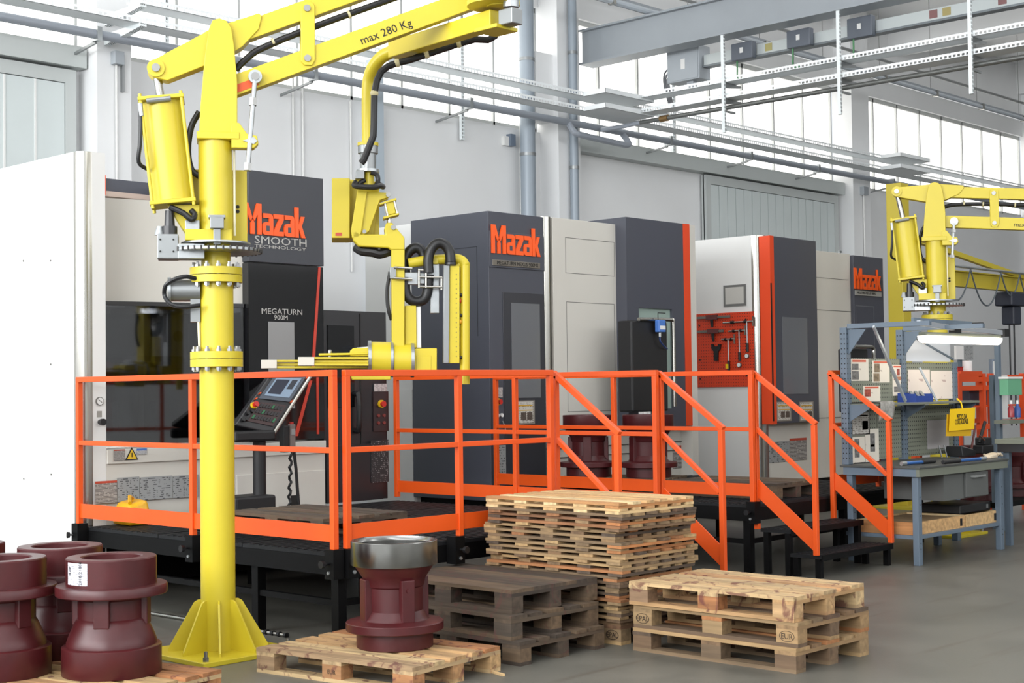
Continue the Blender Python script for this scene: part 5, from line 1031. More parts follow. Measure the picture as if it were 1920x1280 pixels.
# rotating clamp unit with two fork arms
gc('clamp_drum', G(692, 672), G(735, 673), .12, YEL, 36); gc('clamp_ring', G(690, 672), G(696, 672), .128, STL, 36); gc('clamp_ring', G(732, 673), G(737, 673), .128, STL, 36)
gc('clamp_hub', G(738, 675), G(770, 675), .115, YEL, 36); gc('clamp_ring', G(770, 675), G(776, 675), .122, STL, 36)
go('drive_housing', [(776, 654), (818, 653), (818, 704), (776, 704)], -.12, .07, YEL, .006); go('housing_lid', [(780, 667), (807, 667), (807, 700), (780, 700)], .07, .074, YEL, .002)
go('drum_cover', [(656, 658), (662, 653), (690, 652), (697, 661), (697, 668), (656, 668)], -.1, .09, YEL, .006); go('drum_cap', [(668, 652), (690, 650), (720, 651), (734, 656), (668, 656)], -.1, .05, WHT2, .004)
go('clamp_plate', [(598, 663), (690, 661), (690, 665), (598, 667)], -.06, .1); gc('plate_pin', G(618.5, 672, .05), G(618.5, 659, .05), .013, CHR)
sub(MB().sphere(G(618.5, 659, .05), .014), 'pin_head', CHR)
def fork(name, xl, xr, y0, y1, w):
    f_ = go(name, [(xl, y0+5), (xr, y0+5), (xr, y1-5), (xl, y1-5)], w-.015, w+.015); go('fork_flange', [(xl, y0), (xr, y0), (xr, y0+4), (xl, y0+4)], w-.045, w+.045, YEL, .002, f_); go('fork_flange', [(xl, y1-4), (xr, y1-4), (xr, y1), (xl, y1)], w-.045, w+.045, YEL, .002, f_); go('fork_pad', [(xl-8, y0), (xl+22, y0), (xl+22, y1), (xl-8, y1)], w-.05, w+.05, M('pad_white', (214, 210, 200), .5), .003, f_)
fork('fork_arm', 568, 690, 670, 686, .12); fork('fork_arm', 496, 690, 674, 690, -.16)
go('lower_drum', [(656, 700), (732, 698), (732, 712), (660, 712)], -.08, .06, YEL, .006)

# ================================================================== WORKBENCH AND SURROUNDINGS
BX0, BX1, BY0, BY1, BZ = 12.2, 13.95, 6.5, 7.25, .895
PEGG = perforated('pegboard_green', (126, 130, 116), .5, 0, 24, 24, (.16, .16), (0, 2), True)
UPRM = perforated('upright_perforated', (98, 112, 126), .45, 0, 16, 16, (.1, .13), (0, 2), True)
r = thing('workbench', 'blue-grey steel workbench with perforated back panels and a shelf', 'workbench', (BX0, BY0, 0))
wb(MB().box(BX0-.04, BX1+.04, BY0-.04, BY1+.03, BZ-.02, BZ), 'bench_top', M('bench_dark', (70, 72, 70), .45), r, 0, .004)
wb(MB().box(BX0-.03, BX1+.03, BY0-.03, BY0, BZ-.09, BZ-.021), 'front_apron', GRYG, r, 0); wb(MB().box(BX0-.03, BX0, BY0, BY1, BZ-.09, BZ-.021), 'side_apron', GRYB, r, 0)
for x in (BX0+.03, BX1-.05):
    for y in (BY0+.03, BY1-.05):
        lg = wb(MB().box(x-.035, x+.035, y-.03, y+.03, 0, BZ-.091), 'leg', GRYB, r, 0, .004)
        for z in (.15, .2, .45, .55, .62): wb(MB().cyl((x, y-.03, z), (x, y-.032, z), .006, n=8), 'bolt_hole', INK, r, parent=lg)
wb(MB().box(BX0, BX1, BY0+.02, BY1, .235, .27), 'lower_shelf', GRYB, r, 0, .003)
d = wb(MB().box(12.75, 13.62, BY0+.03, BY1-.1, .55, BZ-.095), 'drawer_case', M('drawer_grey', (92, 94, 92), .5), r, 0); dr = wb(MB().box(13.15, 13.62, BY0+.005, BY0+.03, .56, BZ-.1), 'drawer', MATS['drawer_grey'], r, 0, .004); wb(MB().box(13.25, 13.5, BY0-.03, BY0+.005, .745, .765), 'drawer_handle', M('handle_grey', (150, 152, 150), .4, .3), r, 0, parent=dr)
def punch(x):
    m = MB()
    for k in range(26):
        z = BZ+.06+k*.047
        if z > (2.16 if x < 14 else 1.84): break
        for dx in (-.022, .022): m.cyl((x+dx, BY1-.0302, z), (x+dx, BY1-.031, z), .007, n=6)
        for dy in (-.01, .022): m.cyl((x-.0402, BY1+dy, z), (x-.041, BY1+dy, z), .007, n=6)
    return m
for x in (12.26, 13.33, 14.42):
    u = wb(MB().box(x-.04, x+.04, BY1-.03, BY1+.04, BZ+.001 if x < 14.3 else 0, 2.19 if x < 14 else 1.87), 'upright', GRYB, r, 0, .003); tag(wb(punch(x), 'punched_holes', INK, r, 0, parent=u), kind='stuff')
    if x < 14:
        wb(MB().bar((x, BY1-.03, 2.2), (x+.05, BY0-.1, 2.2), .05, .045), 'top_arm', GRYB, r, 0, .003)
        wb(MB().prism([(x-.005, BY1-.031, 2.17), (x-.005, BY1-.22, 2.17), (x-.005, BY1-.031, 1.93)], [(x+.005, BY1-.031, 2.17), (x+.005, BY1-.22, 2.17), (x+.005, BY1-.031, 1.93)]), 'arm_gusset', GRYB, r, 0)
    wb(MB().prism([(x-.004, BY1-.031, 1.46), (x-.004, BY1-.24, 1.46), (x-.004, BY1-.24, 1.42), (x-.004, BY1-.031, 1.3)], [(x+.004, BY1-.031, 1.46), (x+.004, BY1-.24, 1.46), (x+.004, BY1-.24, 1.42), (x+.004, BY1-.031, 1.3)]), 'shelf_bracket', GRYB, r, 0)
wb(MB().box(12.28, 14.46, 6.98, BY1-.02, 1.445, 1.468), 'upper_shelf', GRYG, r, 0, .003)
for x0, x1, za, zb_ in ((12.31, 12.8, .92, 1.43), (12.82, 13.28, .92, 1.43), (13.38, 14.38, .92, 1.43), (12.31, 12.8, 1.48, 1.9), (12.82, 13.28, 1.48, 1.9), (13.38, 14.38, 1.48, 1.865)): wb(MB().box(x0, x1, BY1-.005, BY1+.012, za, zb_), 'back_panel', PEGG, r, 0, .002)
wb(MB().box(13.4, 14.36, BY1-.002, BY1+.004, 1.875, 2.16), 'plastic_screen', M('plastic_milky', (206, 212, 222), .25), r, 0)
wb(MB().bar((13.38, BY1, 2.175), (14.42, BY1, 1.9), .02, .02), 'stay_rod', GRYB, r, 0)
a, b = ony(1638, 612, 6.9), ony(1698, 752, 6.98); wb(MB().bar(a, b, .02, .03), 'swivel_strut', M('strut_pale', (176, 182, 186), .35, .4), r, 0)
a, b = ony(1724, 689, 7.1), ony(1757, 752, 7.0); wb(MB().bar(a, b, .012, .02), 'swivel_strut', MATS['strut_pale'], r, 0)
# lamp on its folding arm
a, b = ony(1729, 629, 6.75), ony(1871, 637, 6.75); z = (a[2]+b[2])/2
r = thing('bench_lamp', 'lit fluorescent batten lamp over the workbench', 'lamp', ((a[0]+b[0])/2, 6.75, z))
wb(MB().box(a[0], b[0], 6.71, 6.79, a[2]+.0, a[2]+.035), 'lamp_housing', GRYG, r, 0, .006)
n_ = 14; sec = [(6.75+.055*cos(t), a[2]-.0-.07*sin(t)) for t in (pi*i/n_ for i in range(n_+1))]
wb(MB().prism([(a[0]+.01, y, z_) for y, z_ in sec], [(b[0]-.01, y, z_) for y, z_ in sec]), 'diffuser', emit('lamp_glow', (255, 244, 226), 9), r)
wb(MB().bar((a[0]-.05, 6.76, a[2]+.12), ((a[0]+b[0])/2, 6.82, a[2]+.09), .04, .05), 'folding_arm', M('arm_silver', (190, 194, 200), .3, .5), r, 0, .004); wb(MB().bar(((a[0]+b[0])/2+.06, 6.82, a[2]+.09), (b[0]+.12, 6.76, a[2]+.06), .04, .05), 'folding_arm', MATS['arm_silver'], r, 0, .004); wb(MB().box((a[0]+b[0])/2-.05, (a[0]+b[0])/2+.06, 6.78, 6.86, a[2]+.04, a[2]+.13), 'arm_joint', BLKR, r, 0)
wb(MB().bar((a[0]+.1, 6.9, a[2]+.16), (b[0]-.3, 6.9, a[2]+.15), .03, .04), 'folding_arm', GRYB, r, 0); wb(MB().cyl((b[0]-.3, 6.9, a[2]+.15), (b[0]-.02, 6.9, a[2]+.16), .012, n=8), 'gas_strut', KNOB, r); wb(MB().box(b[0]+.1, b[0]+.2, 6.72, 6.8, a[2]+.02, a[2]+.1), 'arm_joint', BLKR, r, 0)
# sheets pinned to the panels
def paper(label, px0, py0, px1, py1, mat, Y=BY1-.006, extra=(), name='instruction_sheet'):
    a, b = ony(px0, py1, Y), ony(px1, py0, Y); x0, x1 = a[0], b[0]; z0, z1 = a[2], b[2]
    r = thing(name, label, 'paper', (x0, Y, z0), 0, 'sheets on the workbench panels')
    sheet('paper_sheet', mat, [(x0, Y, z0), (x1, Y, z0), (x1, Y, z1), (x0, Y, z1)], r, None, .002)
    for nm, m_, u0, v0, u1, v1 in extra: sheet(nm, m_, [(x0+(x1-x0)*u0, Y-.002, z0+(z1-z0)*v0), (x0+(x1-x0)*u1, Y-.002, z0+(z1-z0)*v0), (x0+(x1-x0)*u1, Y-.002, z0+(z1-z0)*v1), (x0+(x1-x0)*u0, Y-.002, z0+(z1-z0)*v1)], r, None, .001)
RH = M('print_red', (206, 96, 70), .6); PH = M('print_photo2', (110, 108, 106), .6, 0, .6, 40); PR = M('print_redphoto', (150, 70, 54), .6, 0, .5, 30); LBW = printed('sheet_cream', (226, 218, 204), (180, 168, 156), 6, .38)
paper('instruction sheet with two grey photos, top left on the workbench panel', 1596, 673, 1628, 714, LBW, extra=(('headline', RH, .08, .86, .85, .96), ('photo_print', PH, .05, .5, .42, .78), ('photo_print', PH, .05, .06, .42, .46)))
paper('instruction sheet with brass part photos, second from left on the panel', 1636, 676, 1667, 717, LBW, extra=(('headline', RH, .08, .88, .9, .97), ('photo_print', M('print_brass', (128, 112, 90), .6, 0, .5, 30), .1, .47, .42, .86), ('photo_print', MATS['print_brass'], .05, .05, .4, .42)))
paper('tall sheet with coloured casting pictures beside the second upright', 1674, 684, 1695, 742, LBW, extra=(('headline', RH, .1, .92, .9, .97), ('photo_print', PR, .36, .66, .6, .88), ('photo_print', M('print_tan', (176, 120, 90), .6), .1, .5, .86, .62), ('photo_print', PH, .1, .12, .86, .3)))
paper('sheet with an orange photo below the upper two on the left panel', 1619, 723, 1650, 752, LBW, extra=(('headline', RH, .08, .84, .9, .95), ('photo_print', PR, .06, .3, .42, .8)))
DRW = printed('drawing_lines', (228, 216, 206), (190, 168, 160), 5, .4)
paper('left technical drawing on the right-hand panel', 1703, 693, 1743, 748, DRW, name='technical_drawing'); paper('right technical drawing on the right-hand panel', 1746, 695, 1785, 748, DRW, name='technical_drawing')
paper('framed instruction sheet under the shelf at the left', 1597, 771, 1630, 816, M('frame_brown', (104, 98, 92), .5), extra=(('paper_sheet', PAPERW, .04, .05, .95, .95), ('headline', MATS['print_ochre'], .08, .8, .9, .86), ('photo_print', PH, .58, .22, .9, .6)))
paper('data sheet with a grey profile below the framed sheet', 1594, 818, 1621, 868, LBW, extra=(('photo_print', PH, .3, .2, .62, .92),)); paper('data sheet with yellow marks right of the framed sheet', 1623, 803, 1647, 866, LBW, extra=(('photo_print', PH, .35, .3, .7, .86), ('headline', MATS['print_ochre'], .38, .45, .66, .52)))
paper('blank plastic sleeve on the lower right panel', 1739, 786, 1778, 842, M('sleeve_grey', (176, 172, 172), .3))
# things on the shelf
a, b = ony(1709, 740, 7.05), ony(1741, 752, 7.05); r = thing('parts_bin', 'blue plastic parts bin on the workbench shelf', 'bin', ((a[0]+b[0])/2, 7.1, 1.469))
x0, x1 = a[0], b[0]; wb(MB().box(x0, x1, 7.0, 7.2, 1.4685, 1.475).box(x0, x1, 7.0, 7.008, 1.475, 1.53).box(x0, x1, 7.192, 7.2, 1.475, 1.56).box(x0, x0+.008, 7.008, 7.192, 1.475, 1.55).box(x1-.008, x1, 7.008, 7.192, 1.475, 1.55), 'bin_shell', BLUE, r, 0)
for i in range(3): wb(MB().bar((x0+.08+.1*i, 7.05, 1.5), (x0+.16+.1*i, 7.15, 1.57), .03, .02), 'metal_part', STL, r, 0)
a = ony(1662, 752, 6.97); r = thing('cloth_rag', 'grey rag hanging over the shelf edge', 'rag', (a[0], 6.97, 1.469))
vv = []; N = 9
for i in range(N):
    for j in range(7):
        u, v = i/(N-1), j/6; y = 7.12-.16*min(1, u*1.9); z_ = 1.478-(max(0, u-.53)*.34)+.012*sin(7*v+5*u); vv.append((a[0]-.14+.26*v+.03*sin(4*u), y-.006*sin(9*v), z_))
m = MB(); m.v = vv; m.f = [(i*7+j, i*7+j+1, (i+1)*7+j+1, (i+1)*7+j) for i in range(N-1) for j in range(6)]; o = wb(m, 'cloth', M('rag_grey', (150, 148, 142), .9, 0, .25, 30), r, 60); sm = o.modifiers.new('solid', 'SOLIDIFY'); sm.thickness = .006
Ys = 6.93; c = [ony(x, y, Ys) for x, y in ((1779, 808), (1826, 804), (1828, 764), (1781, 767))]
r = thing('hanging_sign', 'yellow PEZZO DA COLLAUDARE sign hanging from the shelf', 'sign', tuple(c[0])); rot_ = lambda q, k: q
for k, (dx, dy, dz) in enumerate(((.06, .03, -.0), (-.03, .02, -.05))): sheet('rear_card', M('yellow_sign2', (214, 168, 14), .5), [q+np.array([dx, dy, dz-(.0 if i in (0, 3) else .02*k)]) for i, q in enumerate(c)], r, None, .003)
sg = sheet('front_card', YSGN, c, r, None, .004); dirv = (c[1]-c[0]); ang = math.atan2(dirv[2], dirv[0])
for body, px, py in (('PEZZO DA', 1803.5, 785.5), ('COLLAUDARE', 1803.5, 794.5)):
    p = ony(px, py, Ys-.006); text('sign_lettering', body, .072, INK, p, (pi/2, -ang, 0), r, None, .0006, 'CENTER', bold=.001, width=.215 if body[0] == 'P' else .29)
wb(MB().tube([c[3]*.5+c[2]*.5+np.array([0, 0, -.01]), c[3]*.5+c[2]*.5+np.array([-.01, .01, .06]), c[3]*.5+c[2]*.5+np.array([0, .06, .1])], .008, 6), 'hanging_strap', YSGN, r)
# things on the bench top
def torque_wrench(label, p0, p1):
    a, b = onz(*p0, BZ+.02), onz(*p1, BZ+.02); g = thing('torque_wrench', label, 'torque wrench', tuple((a+b)/2-np.array([0, 0, .019]))); dd = (b-a)
    wb(MB().cyl(a+dd*.12, a+dd*.62, .016, n=12), 'tube_body', M('wrench_blue', (60, 110, 180), .3, .4), g); wb(MB().cyl(a+dd*.62, b, .019, n=12), 'grip', BLKR, g); wb(MB().cyl(a, a+dd*.13, .019, n=12), 'head', STL, g)
torque_wrench('left blue torque wrench on the workbench', (1690, 869), (1752, 864)); torque_wrench('right blue torque wrench on the workbench', (1848, 859), (1768, 866))
a = onz(1766, 858, BZ); r = thing('small_stand', 'small silver frame stand on the workbench', 'stand', tuple(a)); 
for dx in (0, .11): wb(MB().bar(a+np.array([dx, 0, .001]), a+np.array([dx-.02, .02, .125]), .02, .008), 'side_bar', ALU, r, 0)
wb(MB().bar(a+np.array([-.01, .015, .08]), a+np.array([.1, .015, .08]), .02, .01), 'cross_bar', ALU, r, 0)
a = onz(1862, 858, BZ); r = thing('work_glove', 'cream work glove lying on the workbench', 'glove', tuple(a)); GL = M('glove_cream', (206, 190, 166), .9, 0, .15, 40)
m = MB(); m.prism([a+np.array(p) for p in ((-.16, -.05, .001), (-.02, -.06, .001), (.05, -.03, .001), (.05, .05, .001), (-.05, .06, .001), (-.16, .03, .001))], [a+np.array(p) for p in ((-.15, -.04, .03), (-.02, -.05, .05), (.04, -.02, .055), (.04, .04, .055), (-.05, .05, .045), (-.15, .02, .028))]); wb(m, 'palm', GL, r, 40, .012)
for i in range(4): wb(MB().tube([a+np.array([.04, -.03+.022*i, .03]), a+np.array([.09, -.035+.026*i, .04]), a+np.array([.12, -.04+.03*i, .018])], .012, 7), 'finger', GL, r)
wb(MB().tube([a+np.array([-.06, .05, .025]), a+np.array([-.02, .085, .03]), a+np.array([.02, .09, .014])], .013, 7), 'thumb', GL, r)
a = onz(1838, 850, BZ); r = thing('bench_vice', 'black clamping vice with lever on the workbench', 'vice', tuple(a))
wb(MB().box(a[0]-.1, a[0]+.16, a[1]-.08, a[1]+.08, BZ+.001, BZ+.09), 'vice_base', BLKR, r, 0, .01); wb(MB().box(a[0], a[0]+.16, a[1]-.06, a[1]+.06, BZ+.09, BZ+.17), 'vice_jaw', BLKR, r, 0, .01); wb(MB().cyl((a[0]-.02, a[1], BZ+.12), (a[0]+.09, a[1]-.02, BZ+.34), .018, n=10), 'lever', BLKR, r); wb(MB().cyl((a[0]-.2, a[1], BZ+.06), (a[0]-.1, a[1], BZ+.3), .012, n=10), 'lever', M('lever_wine', (96, 40, 36), .4), r); wb(MB().cyl((a[0]-.12, a[1]-.05, BZ+.2), (a[0]+.05, a[1]-.05, BZ+.12), .008, n=8), 'screw_bar', M('bar_copper', (150, 100, 80), .3, .7), r)
a = onz(1803, 855, BZ); r = thing('black_case', 'dark open case lying on the workbench', 'case', tuple(a)); wb(MB().prism([a+np.array(p) for p in ((-.16, -.1, .001), (.12, -.1, .001), (.12, .1, .001), (-.16, .1, .001))], [a+np.array(p) for p in ((-.16, -.08, .11), (.12, -.1, .06), (.12, .1, .06), (-.16, .09, .11))]), 'case_shell', BLKR, r, 0, .008); wb(MB().prism([a+np.array(p) for p in ((-.12, -.07, .1), (.1, -.08, .062), (.1, .07, .062), (-.12, .07, .1))], [a+np.array(p) for p in ((-.12, -.07, .112), (.1, -.08, .072), (.1, .07, .072), (-.12, .07, .112))]), 'case_lid', M('lid_grey', (120, 112, 110), .5), r, 0)
# below the bench: two wooden collars and a black case
for k, (x0, x1, lab) in enumerate(((12.24, 13.2, 'left wooden frame on the lower bench shelf'), (13.22, 13.92, 'right wooden frame on the lower bench shelf'))):
    r = thing('pallet_collar', lab, 'pallet collar', (x0, 6.55, .271), 0, 'wooden frames under the workbench')
    for q in ((x0, x1, 6.55, 6.57, .271, .385), (x0, x1, 7.15, 7.17, .271, .385), (x0, x0+.02, 6.571, 7.149, .271, .385), (x1-.02, x1, 6.571, 7.149, .271, .385)): wb(MB().box(*q), 'side_board', WOODN, r, 0)
    wb(MB().box(x0+.021, x1-.021, 6.571, 7.149, .271, .3 if k else .37), 'infill', WOODM if not k else BLKR, r, 0)
    wb(MB().box(x1-.1, x1-.06, 6.546, 6.55, .29, .36), 'hinge', KNOB, r, 0)
r = thing('tool_case', 'flat black tool case on the right wooden frame under the bench', 'case', (13.6, 6.8, .386)); wb(MB().box(13.25, 13.9, 6.62, 7.1, .3861, .47), 'case_body', BLKR, r, 0, .01); wb(MB().box(13.8, 13.83, 6.612, 6.62, .41, .45), 'latch', STL, r, 0)
# monitor top of a second control panel behind the bench
a, b = ony(1592, 653, 8.6), ony(1637, 690, 8.6); r = thing('control_pendant', 'black control panel with chrome bar behind the workbench panel', 'control panel', (a[0], 8.6, 0)); wb(MB().box(a[0], b[0]-.1, 8.6, 8.75, b[2]-.5, a[2]), 'panel_body', BLKR, r, 0, .02); wb(MB().box(a[0]+.02, a[0]+.3, 8.59, 8.6, b[2]-.3, b[2]+.08), 'screen', M('screen_pale2', (206, 206, 222), .3), r, 0); wb(MB().tube([(a[0]+.05, 8.57, a[2]+.02), (b[0]-.1, 8.57, a[2]+.02), (b[0]-.04, 8.57, a[2]), (b[0]-.03, 8.57, a[2]-.06), (b[0]-.03, 8.57, b[2]-.4)], .022), 'grab_bar', CHR, r); wb(MB().cyl((a[0]+.3, 8.68, 0), (a[0]+.3, 8.68, b[2]-.5), .05), 'pole', BLKR, r)
# ---------------- jib crane behind the second manipulator
jc = (18.9, 9.75); r = thing('jib_crane', 'yellow column jib crane with a chain hoist behind the second manipulator', 'crane', (jc[0], jc[1], 0))
p = ony(1682, 345, jc[1]); jx = p[0]; r.location = (jx, jc[1], 0)
JY = M('crane_yellow', (188, 170, 52), .45)
wb(MB().box(jx-.11, jx+.11, jc[1]-.11, jc[1]+.11, 0, p[2]), 'column', JY, r, 0, .006); wb(MB().box(jx-.4, jx+.4, jc[1]-.4, jc[1]+.4, 0, .03), 'foot_plate', JY, r, 0)
q0, q1 = ony(1800, 523, jc[1]), ony(1915, 535, jc[1]); zj = q0[2]; xe = q1[0]+5
wb(MB().box(jx+.16, xe, jc[1]-.01, jc[1]+.01, zj-.1, zj+.1), 'jib_web', JY, r, 0); wb(MB().box(jx+.16, xe, jc[1]-.06, jc[1]+.06, zj+.1, zj+.115), 'jib_flange', JY, r, 0); wb(MB().box(jx+.16, xe, jc[1]-.06, jc[1]+.06, zj-.115, zj-.1), 'jib_flange', JY, r, 0)
a, b = ony(1795, 477, jc[1]), ony(1920, 521, jc[1]); dd = (b-a)/(b[0]-a[0]); wb(MB().bar(a+dd*(jx-a[0]), b+dd*1.2, .07, .07), 'tie_bar', JY, r, 0)
wb(MB().cyl((jx+.16, jc[1]-.12, zj+.16), (xe, jc[1]-.12, zj+.16), .02, n=8), 'festoon_rail', STL, r)
pp = [ony(x, 515, jc[1]-.12)[0] for x in (1765, 1820, 1877, 1912, 1960)]
for a_, b_ in zip(pp, pp[1:]): wb(MB().tube([(a_+(b_-a_)*t, jc[1]-.12, zj+.14-.52*(1-(2*t-1)**2)*min(1, (b_-a_)/1.0)) for t in (i/16 for i in range(17))], .012, 6), 'festoon_cable', M('cable_grey2', (84, 92, 98), .5), r)
hx = ony(1896, 545, jc[1])[0]; h = wb(MB().box(hx-.28, hx+.28, jc[1]-.14, jc[1]+.14, zj-.34, zj-.13), 'hoist_trolley', M('hoist_navy', (44, 48, 60), .45), r, 0, .02); wb(MB().box(hx-.14, hx+.12, jc[1]-.1, jc[1]+.1, zj-.62, zj-.34), 'hoist_body', MATS['hoist_navy'], r, 0, .02, parent=h)
for dx in (-.09, .07): wb(MB().cyl((hx+dx, jc[1], 1.0), (hx+dx, jc[1], zj-.6), .014, n=6), 'load_chain', M('chain_dark', (70, 70, 72), .4, .5), r)
# ---------------- orange rack and the clutter at the right edge
Yr = 8.3
def rx(px): return ony(px, 720, Yr)[0]
def rz_(py, px=1840): return ony(px, py, Yr)[2]
r = thing('orange_rack', 'orange steel rack behind the right end of the workbench', 'rack', (rx(1800), Yr, 0)); OR2 = M('rack_orange', (214, 76, 28), .45)
for x in (rx(1797), rx(1842), rx(1857), rx(1917)):
    for y in (Yr, Yr+.6): wb(MB().box(x-.035, x+.035, y-.03, y+.03, 0, rz_(700)), 'post', OR2, r, 0)
for py, x0, x1 in ((700, 1797, 1842), (711, 1797, 1857), (727, 1797, 1857), (707, 1857, 1917), (793, 1857, 1917), (800, 1797, 1857)):
    for y in (Yr, Yr+.6): wb(MB().box(rx(x0)+.036, rx(x1)-.036, y-.02, y+.02, rz_(py)-.03, rz_(py)+.03), 'cross_rail', OR2, r, 0)
wb(MB().box(rx(1797)+.04, rx(1842)-.04, Yr+.021, Yr+.579, rz_(700)-.02, rz_(700)), 'shelf_plate', OR2, r, 0); wb(MB().box(rx(1797)+.04, rx(1917)-.04, Yr+.021, Yr+.579, rz_(760)-.02, rz_(760)), 'shelf_plate', OR2, r, 0)
def boxthing(name, label, cat, px0, py0, px1, py1, Y, dep, mat, lidmat=None, group=None):
    a, b = ony(px0, py1, Y), ony(px1, py0, Y); g = thing(name, label, cat, (a[0], Y, a[2]), 0, group); h = b[2]-a[2]
    wb(MB().box(a[0], b[0], Y, Y+dep, a[2], b[2]-h*.12), 'box_body', mat, g, 0, .006); wb(MB().box(a[0]-.008, b[0]+.008, Y-.008, Y+dep+.008, b[2]-h*.12, b[2]), 'lid', lidmat or mat, g, 0, .004); return g
boxthing('storage_box', 'yellow storage box with dark base in the orange rack', 'box', 1818, 728, 1838, 759, Yr+.1, .4, M('box_navy', (44, 50, 64), .5), YSGN)
boxthing('storage_box', 'red storage box on top of the orange rack', 'box', 1796, 687, 1806, 697, Yr+.1, .25, M('box_red', (170, 40, 34), .5))
a = ony(1814, 697, Yr+.2); r = thing('paper_roll', 'white paper roll standing on the orange rack', 'roll', (a[0], Yr+.2, rz_(700)+.001)); wb(MB().cyl((a[0], Yr+.2, rz_(700)+.001), (a[0], Yr+.2, ony(1814, 676, Yr+.2)[2]), .06, n=24), 'paper', WHT2, r); wb(MB().cyl((a[0], Yr+.2, ony(1814, 676, Yr+.2)[2]), (a[0], Yr+.2, ony(1814, 676, Yr+.2)[2]+.004), .02, n=16), 'core', M('core_brown', (140, 110, 80), .7), r)
boxthing('storage_box', 'yellow and navy storage box between the two rack posts', 'box', 1846, 726, 1853, 759, Yr+.1, .4, MATS['box_navy'], YSGN)
# notices on the far wall stand, thermometer stand, perforated plate
a = ony(1795, 645, 9.2); r = thing('notice_board', 'white notice board with a grey printed sheet behind the lamp', 'notice board', (a[0], 9.2, 1.6)); x0, x1, x2 = ony(1794, 700, 9.2)[0], ony(1808, 700, 9.2)[0], ony(1825, 700, 9.2)[0]; z0, z1 = ony(1800, 674, 9.2)[2], ony(1800, 648, 9.2)[2]
wb(MB().box(x0, x2, 9.2, 9.23, z0, z1), 'board', WHT2, r, 0); sheet('printed_sheet', PLAC, [(x1, 9.199, z0), (x2, 9.199, z0), (x2, 9.199, z1), (x1, 9.199, z1)], r, None, .003); wb(MB().box(x1-.03, x1+.03, 9.24, 9.28, 0, z1), 'stand_post', GRYB, r, 0)
a, b = ony(1862, 720, 9.1), ony(1875, 673, 9.1); r = thing('display_post', 'slim grey post with a white scale panel right of the lamp', 'display', (a[0], 9.1, 0)); wb(MB().box(a[0], b[0], 9.1, 9.16, 0, b[2]), 'post_body', M('display_greyblue', (120, 130, 144), .4), r, 0, .01); wb(MB().box(a[0]+.015, b[0]-.015, 9.095, 9.1, a[2]-.1, b[2]-.03), 'scale_panel', WHT2, r, 0); wb(MB().box((a[0]+b[0])/2-.012, (a[0]+b[0])/2+.012, 9.092, 9.095, a[2], b[2]-.12), 'scale_bar', ORL, r, 0)
PLP = perforated('plate_punched', (214, 216, 216), .4, 0, 10, 20, (.06, .2), (0, 2), True)
a, b = ony(1866, 785, 7.45), ony(1889, 703, 7.45); r = thing('perforated_plate', 'white perforated upright plate beside the green carton', 'plate', (a[0], 7.45, 0)); wb(MB().box(a[0], b[0], 7.45, 7.48, a[2], b[2]), 'plate', WHT2, r, 0); wb(MB().box(a[0]-.05, a[0], 7.44, 7.49, 0, b[2]), 'slotted_edge', GRYB, r, 0)
boxthing('carton', 'green and white carton hanging at the right picture edge', 'carton', 1890, 706, 1916, 741, 7.2, .1, M('carton_green', (104, 166, 130), .6), WHT2)
for px, colr, lab in ((1896, (150, 44, 50), 'red'), (1908, (50, 80, 150), 'blue')):
    a = ony(px, 782, 7.2); g = thing('spray_bottle', '%s bottle below the green carton at the right edge' % lab, 'bottle', (a[0], 7.2, a[2])); wb(MB().lathe([(.001, 0), (.035, 0), (.035, .1), (.016, .13), (.014, .15), (.001, .15)], (a[0], 7.2, a[2]), 16), 'bottle_body', M('bottle_'+lab, colr, .3), g); wb(MB().cyl((a[0], 7.2, a[2]+.15), (a[0], 7.2, a[2]+.19), .016, n=10), 'cap', WHT2, g)
a, b = ony(1888, 786, 7.15), ony(1918, 784, 7.15); r = thing('bottle_tray', 'small grey tray holding two bottles at the right edge', 'tray', (a[0], 7.15, a[2]-.04)); wb(MB().box(a[0], b[0], 7.12, 7.3, a[2]-.05, a[2]-.01), 'tray_pan', GRYG, r, 0); wb(MB().box((a[0]+b[0])/2-.03, (a[0]+b[0])/2+.03, 7.31, 7.36, 0, 2.2), 'tray_post', GRYB, r, 0)
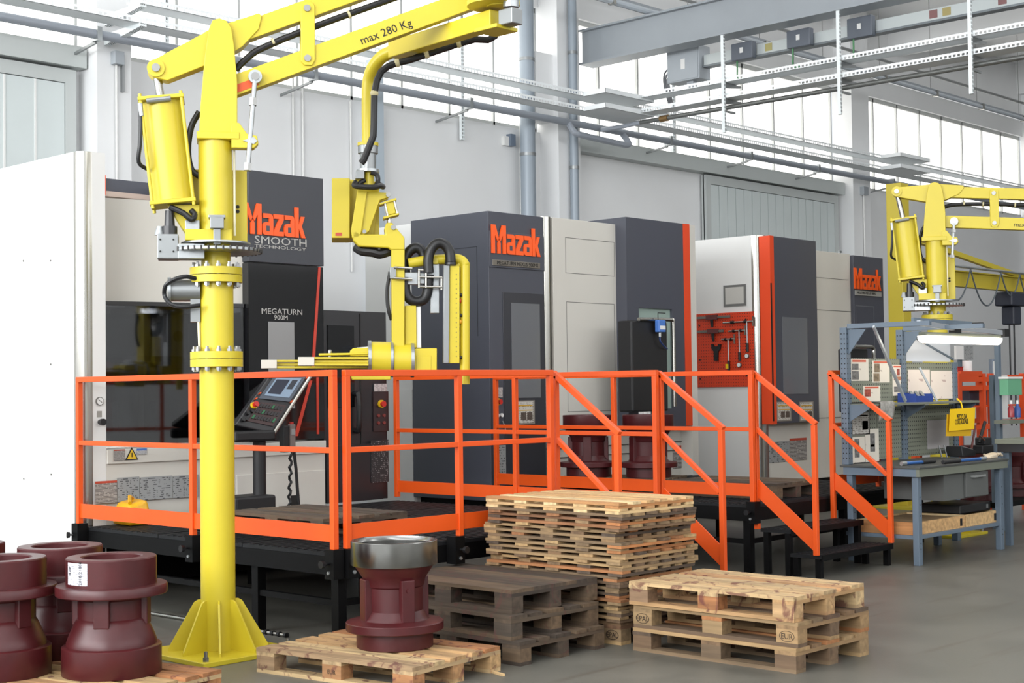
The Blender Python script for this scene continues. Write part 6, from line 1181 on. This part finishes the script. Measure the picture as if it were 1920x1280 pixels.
# second table at the right edge
a = ony(1882, 823, 6.6); r = thing('side_table', 'grey table at the right picture edge', 'table', (a[0], 6.6, 0)); wb(MB().box(a[0], a[0]+1.6, 6.0, 6.7, a[2]-.05, a[2]), 'table_top', GRYG, r, 0, .004); wb(MB().box(a[0]+.02, a[0]+1.58, 6.02, 6.68, a[2]-.13, a[2]-.051), 'table_apron', DRK2, r, 0)
for x in (a[0]+.12, a[0]+1.5):
    for y in (6.06, 6.62): wb(MB().box(x-.03, x+.03, y-.03, y+.03, 0, a[2]-.131), 'leg', GRYB, r, 0)
for i, (px, py, lab) in enumerate(((1838, 860, 'dark red casting on the floor behind the workbench, left one'), (1868, 858, 'dark red casting on the floor behind the workbench, right one'))):
    q = ony(px, py, 8.0); make_casting(lab, (16.1+.75*i, 7.75, .3), i)
r = thing('casting_stand', 'low black stand carrying the red castings behind the workbench', 'stand', (15.4, 7.75, 0))
xa, xb = 15.75, 17.2; r.location = (xa, 7.75, 0); wb(MB().box(xa, xb, 7.4, 8.1, .24, .299), 'stand_top', BLK, r, 0)
for x in (xa+.05, xb-.05):
    for y in (7.45, 8.05): wb(MB().box(x-.03, x+.03, y-.03, y+.03, 0, .239), 'leg', BLK, r, 0)
# ---------------- small things on the floor and the deck
a, b = onz(150, 1128, .014), onz(538, 1191, .014); r = thing('steel_rod', 'long chrome rod lying on the floor behind the yellow post', 'rod', tuple((a+b)/2-np.array([0, 0, .013]))); dd = (b-a)/np.linalg.norm(b-a)
wb(MB().cyl(a, b, .013, n=12), 'rod_bar', CHR, r); 
for k in range(4): c = b-dd*(.03+.07*k); wb(MB().cyl(c, c+dd*.03, .0135, .02, n=10), 'rod_collar', BLKR, r)
a = onz(247, 952, ZD+.05); r = thing('yellow_bundle', 'folded yellow plastic bag on the near platform deck', 'bag', (a[0], 9.6, ZD+.001)); q = onx(243, 953, 6.42); 
m = MB(); x, y = 6.42, q[1]; m.prism([(x-.1, y-.14, ZD+.002), (x+.12, y-.16, ZD+.002), (x+.14, y+.12, ZD+.002), (x-.08, y+.15, ZD+.002)], [(x-.08, y-.11, ZD+.17), (x+.09, y-.13, ZD+.2), (x+.11, y+.08, ZD+.21), (x-.05, y+.12, ZD+.18)]); r.location = (x, y, ZD+.001); wb(m, 'bag_body', M('bag_yellow', (226, 168, 20), .3, 0, .15, 14, .5), r, 40, .03); wb(MB().tube([(x-.06, y-.1, ZD+.18), (x, y, ZD+.225), (x+.08, y+.08, ZD+.2)], .015, 7), 'bag_fold', MATS['bag_yellow'], r)
a, b = onz(917, 1257, .006), onz(944, 1265, .006); tag(MB().bar(a, b, .02, .012).build('wood_splinter', WOODN, smooth=0), 'loose splinter of wood on the floor right of the front pallet', 'splinter')
